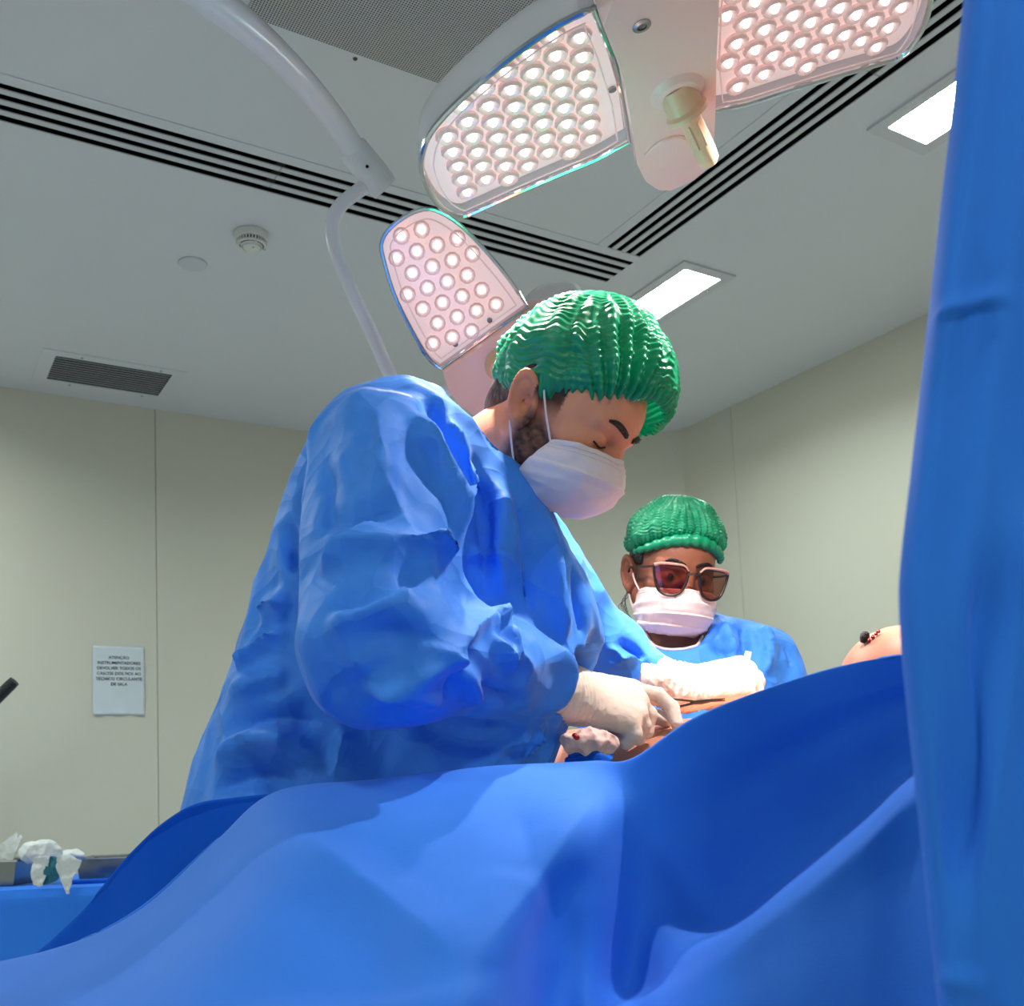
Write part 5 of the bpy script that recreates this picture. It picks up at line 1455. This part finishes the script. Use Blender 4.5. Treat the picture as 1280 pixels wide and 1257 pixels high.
# ------------------------------------------------------------------ instrument table on the left
TZ = 0.875
ta, tb = P(-190, 1110, 2.93), P(215, 1110, 2.93)
x0, x1, y0, y1 = ta[0], tb[0], 2.93, 3.45
e = empty('instrument_table', ((x0 + x1) / 2, (y0 + y1) / 2, 0), 'instrument table under a blue cloth at the left', 'table')
q = MB(); q.box(((x0 + x1) / 2, (y0 + y1) / 2, TZ - 0.02), np.eye(3), ((x1 - x0) / 2 - .01, (y1 - y0) / 2 - .01, 0.012)); q.build('table_top', 'steel', e)
for x in (x0 + .05, x1 - .05):
    for y in (y0 + .05, y1 - .05):
        q = MB(); q.tube([(x, y, 0), (x, y, TZ - .03)], 0.014, 12); q.build('leg', 'steel', e, True)
# cloth over it
pr = [(y1 + .012, .35), (y1 + .01, TZ - .04), (y1, TZ - .004), ((y0 + y1) / 2, TZ), (y0 + .02, TZ), (y0 - .006, TZ - .006), (y0 - .014, TZ - .03), (y0 - .018, TZ - .2), (y0 - .022, .35)]
G = []
xs_ = np.linspace(x0 - .012, x1 + .012, 60)
pf = np.concatenate([np.linspace(pr[i], pr[i + 1], 9)[:-1] for i in range(len(pr) - 1)] + [[pr[-1]]])
for (y, z) in pf:
    hang = np.clip((TZ - 0.02 - z) / 0.2, 0, 1)
    row = [(x, y + hang * 0.012 * (vnoise(np.array([[x * 9, 0, z * 1.5]]))[0]) * 1.2, z) for x in xs_]; G.append(row)
q = MB(); q.grid(np.array(G)); o = q.build('table_cloth', 'drape_blue', None, True)
md = o.modifiers.new('cloth', 'SOLIDIFY'); md.thickness = 0.0015; md.offset = 1
tag(o, 'blue cloth covering the instrument table at the left', 'drape', 'blue drapes')
def tray(x, y, w, dp, h, z, label, flare=0.012):
    e = empty('steel_tray', (x, y, z), label, 'tray', 'steel trays')
    q = MB(); t = 0.0015
    o_ = [(-w, -dp), (w, -dp), (w, dp), (-w, dp)]
    rings = [([(a * .92, b * .92) for a, b in o_], 0.0), (o_, h), ([(a + math.copysign(flare, a), b + math.copysign(flare, b)) for a, b in o_], h + .003), ([(a + math.copysign(flare, a), b + math.copysign(flare, b)) for a, b in o_], h + .0045), ([(a - math.copysign(t, a), b - math.copysign(t, b)) for a, b in o_], h + .0015), ([(a * .92 - math.copysign(t, a), b * .92 - math.copysign(t, b)) for a, b in o_], t)]
    vs = [np.array([x + a, y + b, z + hh]) for r_, hh in rings for a, b in r_]
    q.add(vs, [(i * 4 + k, i * 4 + (k + 1) % 4, (i + 1) * 4 + (k + 1) % 4, (i + 1) * 4 + k) for i in range(5) for k in range(4)] + [(3, 2, 1, 0), (20, 21, 22, 23)])
    q.build('pan', 'steel', e)
    q = MB(); q.tube([np.array([x + a, y + b, z + h + .0035]) for a, b in rings[2][0]], 0.003, 8, closed=True); q.build('rim', 'chrome', e, True)
    return e
zt = TZ + 0.0025
p1_ = P(-20, 1095, 3.05); tray(p1_[0], 3.06, 0.13, 0.09, 0.066, zt, 'steel tray at the left edge holding white paper', .006)
p2_ = P(142, 1085, 3.12); tray(p2_[0], 3.13, 0.085, 0.07, 0.058, zt, 'steel tray with flared rim beside the dark drape')
gauze('crumpled_paper', P(50, 1066, 2.99) , (0.055, 0.04, 0.028), 'crumpled white paper heap between the two steel trays', 'paper', 'white_cloth', 5.0, 0.003, 0.022, 24)
gauze('crumpled_gauze', P(90, 1069, 3.03), (0.035, 0.03, 0.014), 'flat crumpled white gauze resting on the flared tray\'s rim', 'gauze', 'white_cloth', 9.0, 0.003, 0.015, 30)
for k, (a_, b_, c_) in enumerate((((-8, 1062), (20, 1040), (12, 1068)), ((2, 1068), (25, 1043), (16, 1072)))):
    q = MB(); p = [P(a_[0], a_[1], 3.06 - .02 * k), P(b_[0], b_[1], 3.06 - .02 * k), P(b_[0] + 2, b_[1] + 4, 3.05 - .02 * k), P(c_[0], c_[1] + 2, 3.05 - .02 * k), P(a_[0] - 20, a_[1] + 20, 3.06 - .02 * k)]
    q.prism(p, np.array([0, 0.006, 0])); o = q.build('folded_paper', 'white_cloth')
    tag(o, ['folded white paper strip poking up from the edge tray, rear one', 'folded white paper strip poking up from the edge tray, front one'][k], 'paper', 'folded papers in the tray')
# packet paper hanging over the table edge, with a teal piece behind
def hang(name, rows, label, material, seed, dep):
    G = spline_grid([[P(x, y, dep) for x, y in r_] for r_ in rows], 30, 26); V = G.reshape(-1, 3)
    V = V + np.array([0.15, 1, 0.1]) * (0.016 * crumple(V * 34, seed) + 0.004 * crumple(V * 90, seed))[:, None]
    q = MB(); q.grid(V.reshape(30, 26, 3)); o = q.build(name, material, None, True); md = o.modifiers.new('cloth', 'SOLIDIFY'); md.thickness = 0.001
    return tag(o, label, 'wrapper', 'paper wrappers on the table edge')
hang('paper_wrapper', [[(42, 1072), (52, 1069), (62, 1070)], [(39, 1085), (50, 1086), (59, 1086)], [(41, 1106), (48, 1108), (55, 1106)]], 'left half of the torn white wrapper at the table edge', 'white_cloth', 1.0, 2.90)
hang('paper_wrapper', [[(72, 1070), (84, 1067), (103, 1075)], [(70, 1083), (80, 1085), (98, 1084)], [(74, 1096), (82, 1100), (92, 1098)], [(83, 1116), (85, 1117), (87, 1116)]], 'pointed right half of the torn white wrapper hanging over the edge', 'white_cloth', 2.0, 2.895)
mat('teal_cloth', rgb(30, 110, 130), 0.7)
hang('teal_wrapper', [[(58, 1070), (66, 1070), (76, 1071)], [(56, 1088), (64, 1088), (76, 1090)], [(54, 1106), (62, 1104), (72, 1100)]], 'teal cloth piece showing between the torn white wrapper halves', 'teal_cloth', 3.0, 2.906)
q = MB(); a_ = P(112, 1101, 2.96); q.box(a_, np.eye(3), (0.055, 0.012, 0.006)); o = q.build('folded_cloth', 'drape_deep'); tag(o, 'small folded deep blue cloth in front of the flared tray', 'cloth')
bv = o.modifiers.new('soft', 'BEVEL'); bv.width = 0.004; bv.segments = 3
# black handle of a stand at the left edge
e = empty('equipment_stand', (P(-70, 940, 3.7)[0], 3.7, 0), 'black-handled equipment stand just entering at the left edge', 'stand')
ha, hb_ = P(18, 851, 3.7), P(-70, 938, 3.7)
q = MB(); q.tube([ha, ha + (hb_ - ha) * 0.06, hb_], [0.019, 0.0205, 0.0205], 18); q.build('handle', 'dark_plastic', e, True)
q = MB(); q.tube([hb_ - Z * 0.0, np.array([hb_[0], hb_[1], 0.04])], 0.02, 16); q.build('pole', 'steel', e, True)
q = MB(); q.lathe((hb_[0], hb_[1], 0), Z, [(0.16, 0), (0.16, 0.02), (0.06, 0.04), (0.03, 0.08)], 32); q.build('base', 'dark_steel', e, True)
q = MB(); q.box(hb_ + np.array([-0.04, 0.0, -0.1]), np.eye(3), (0.08, 0.05, 0.16)); q.build('control_box', 'white_plastic', e)
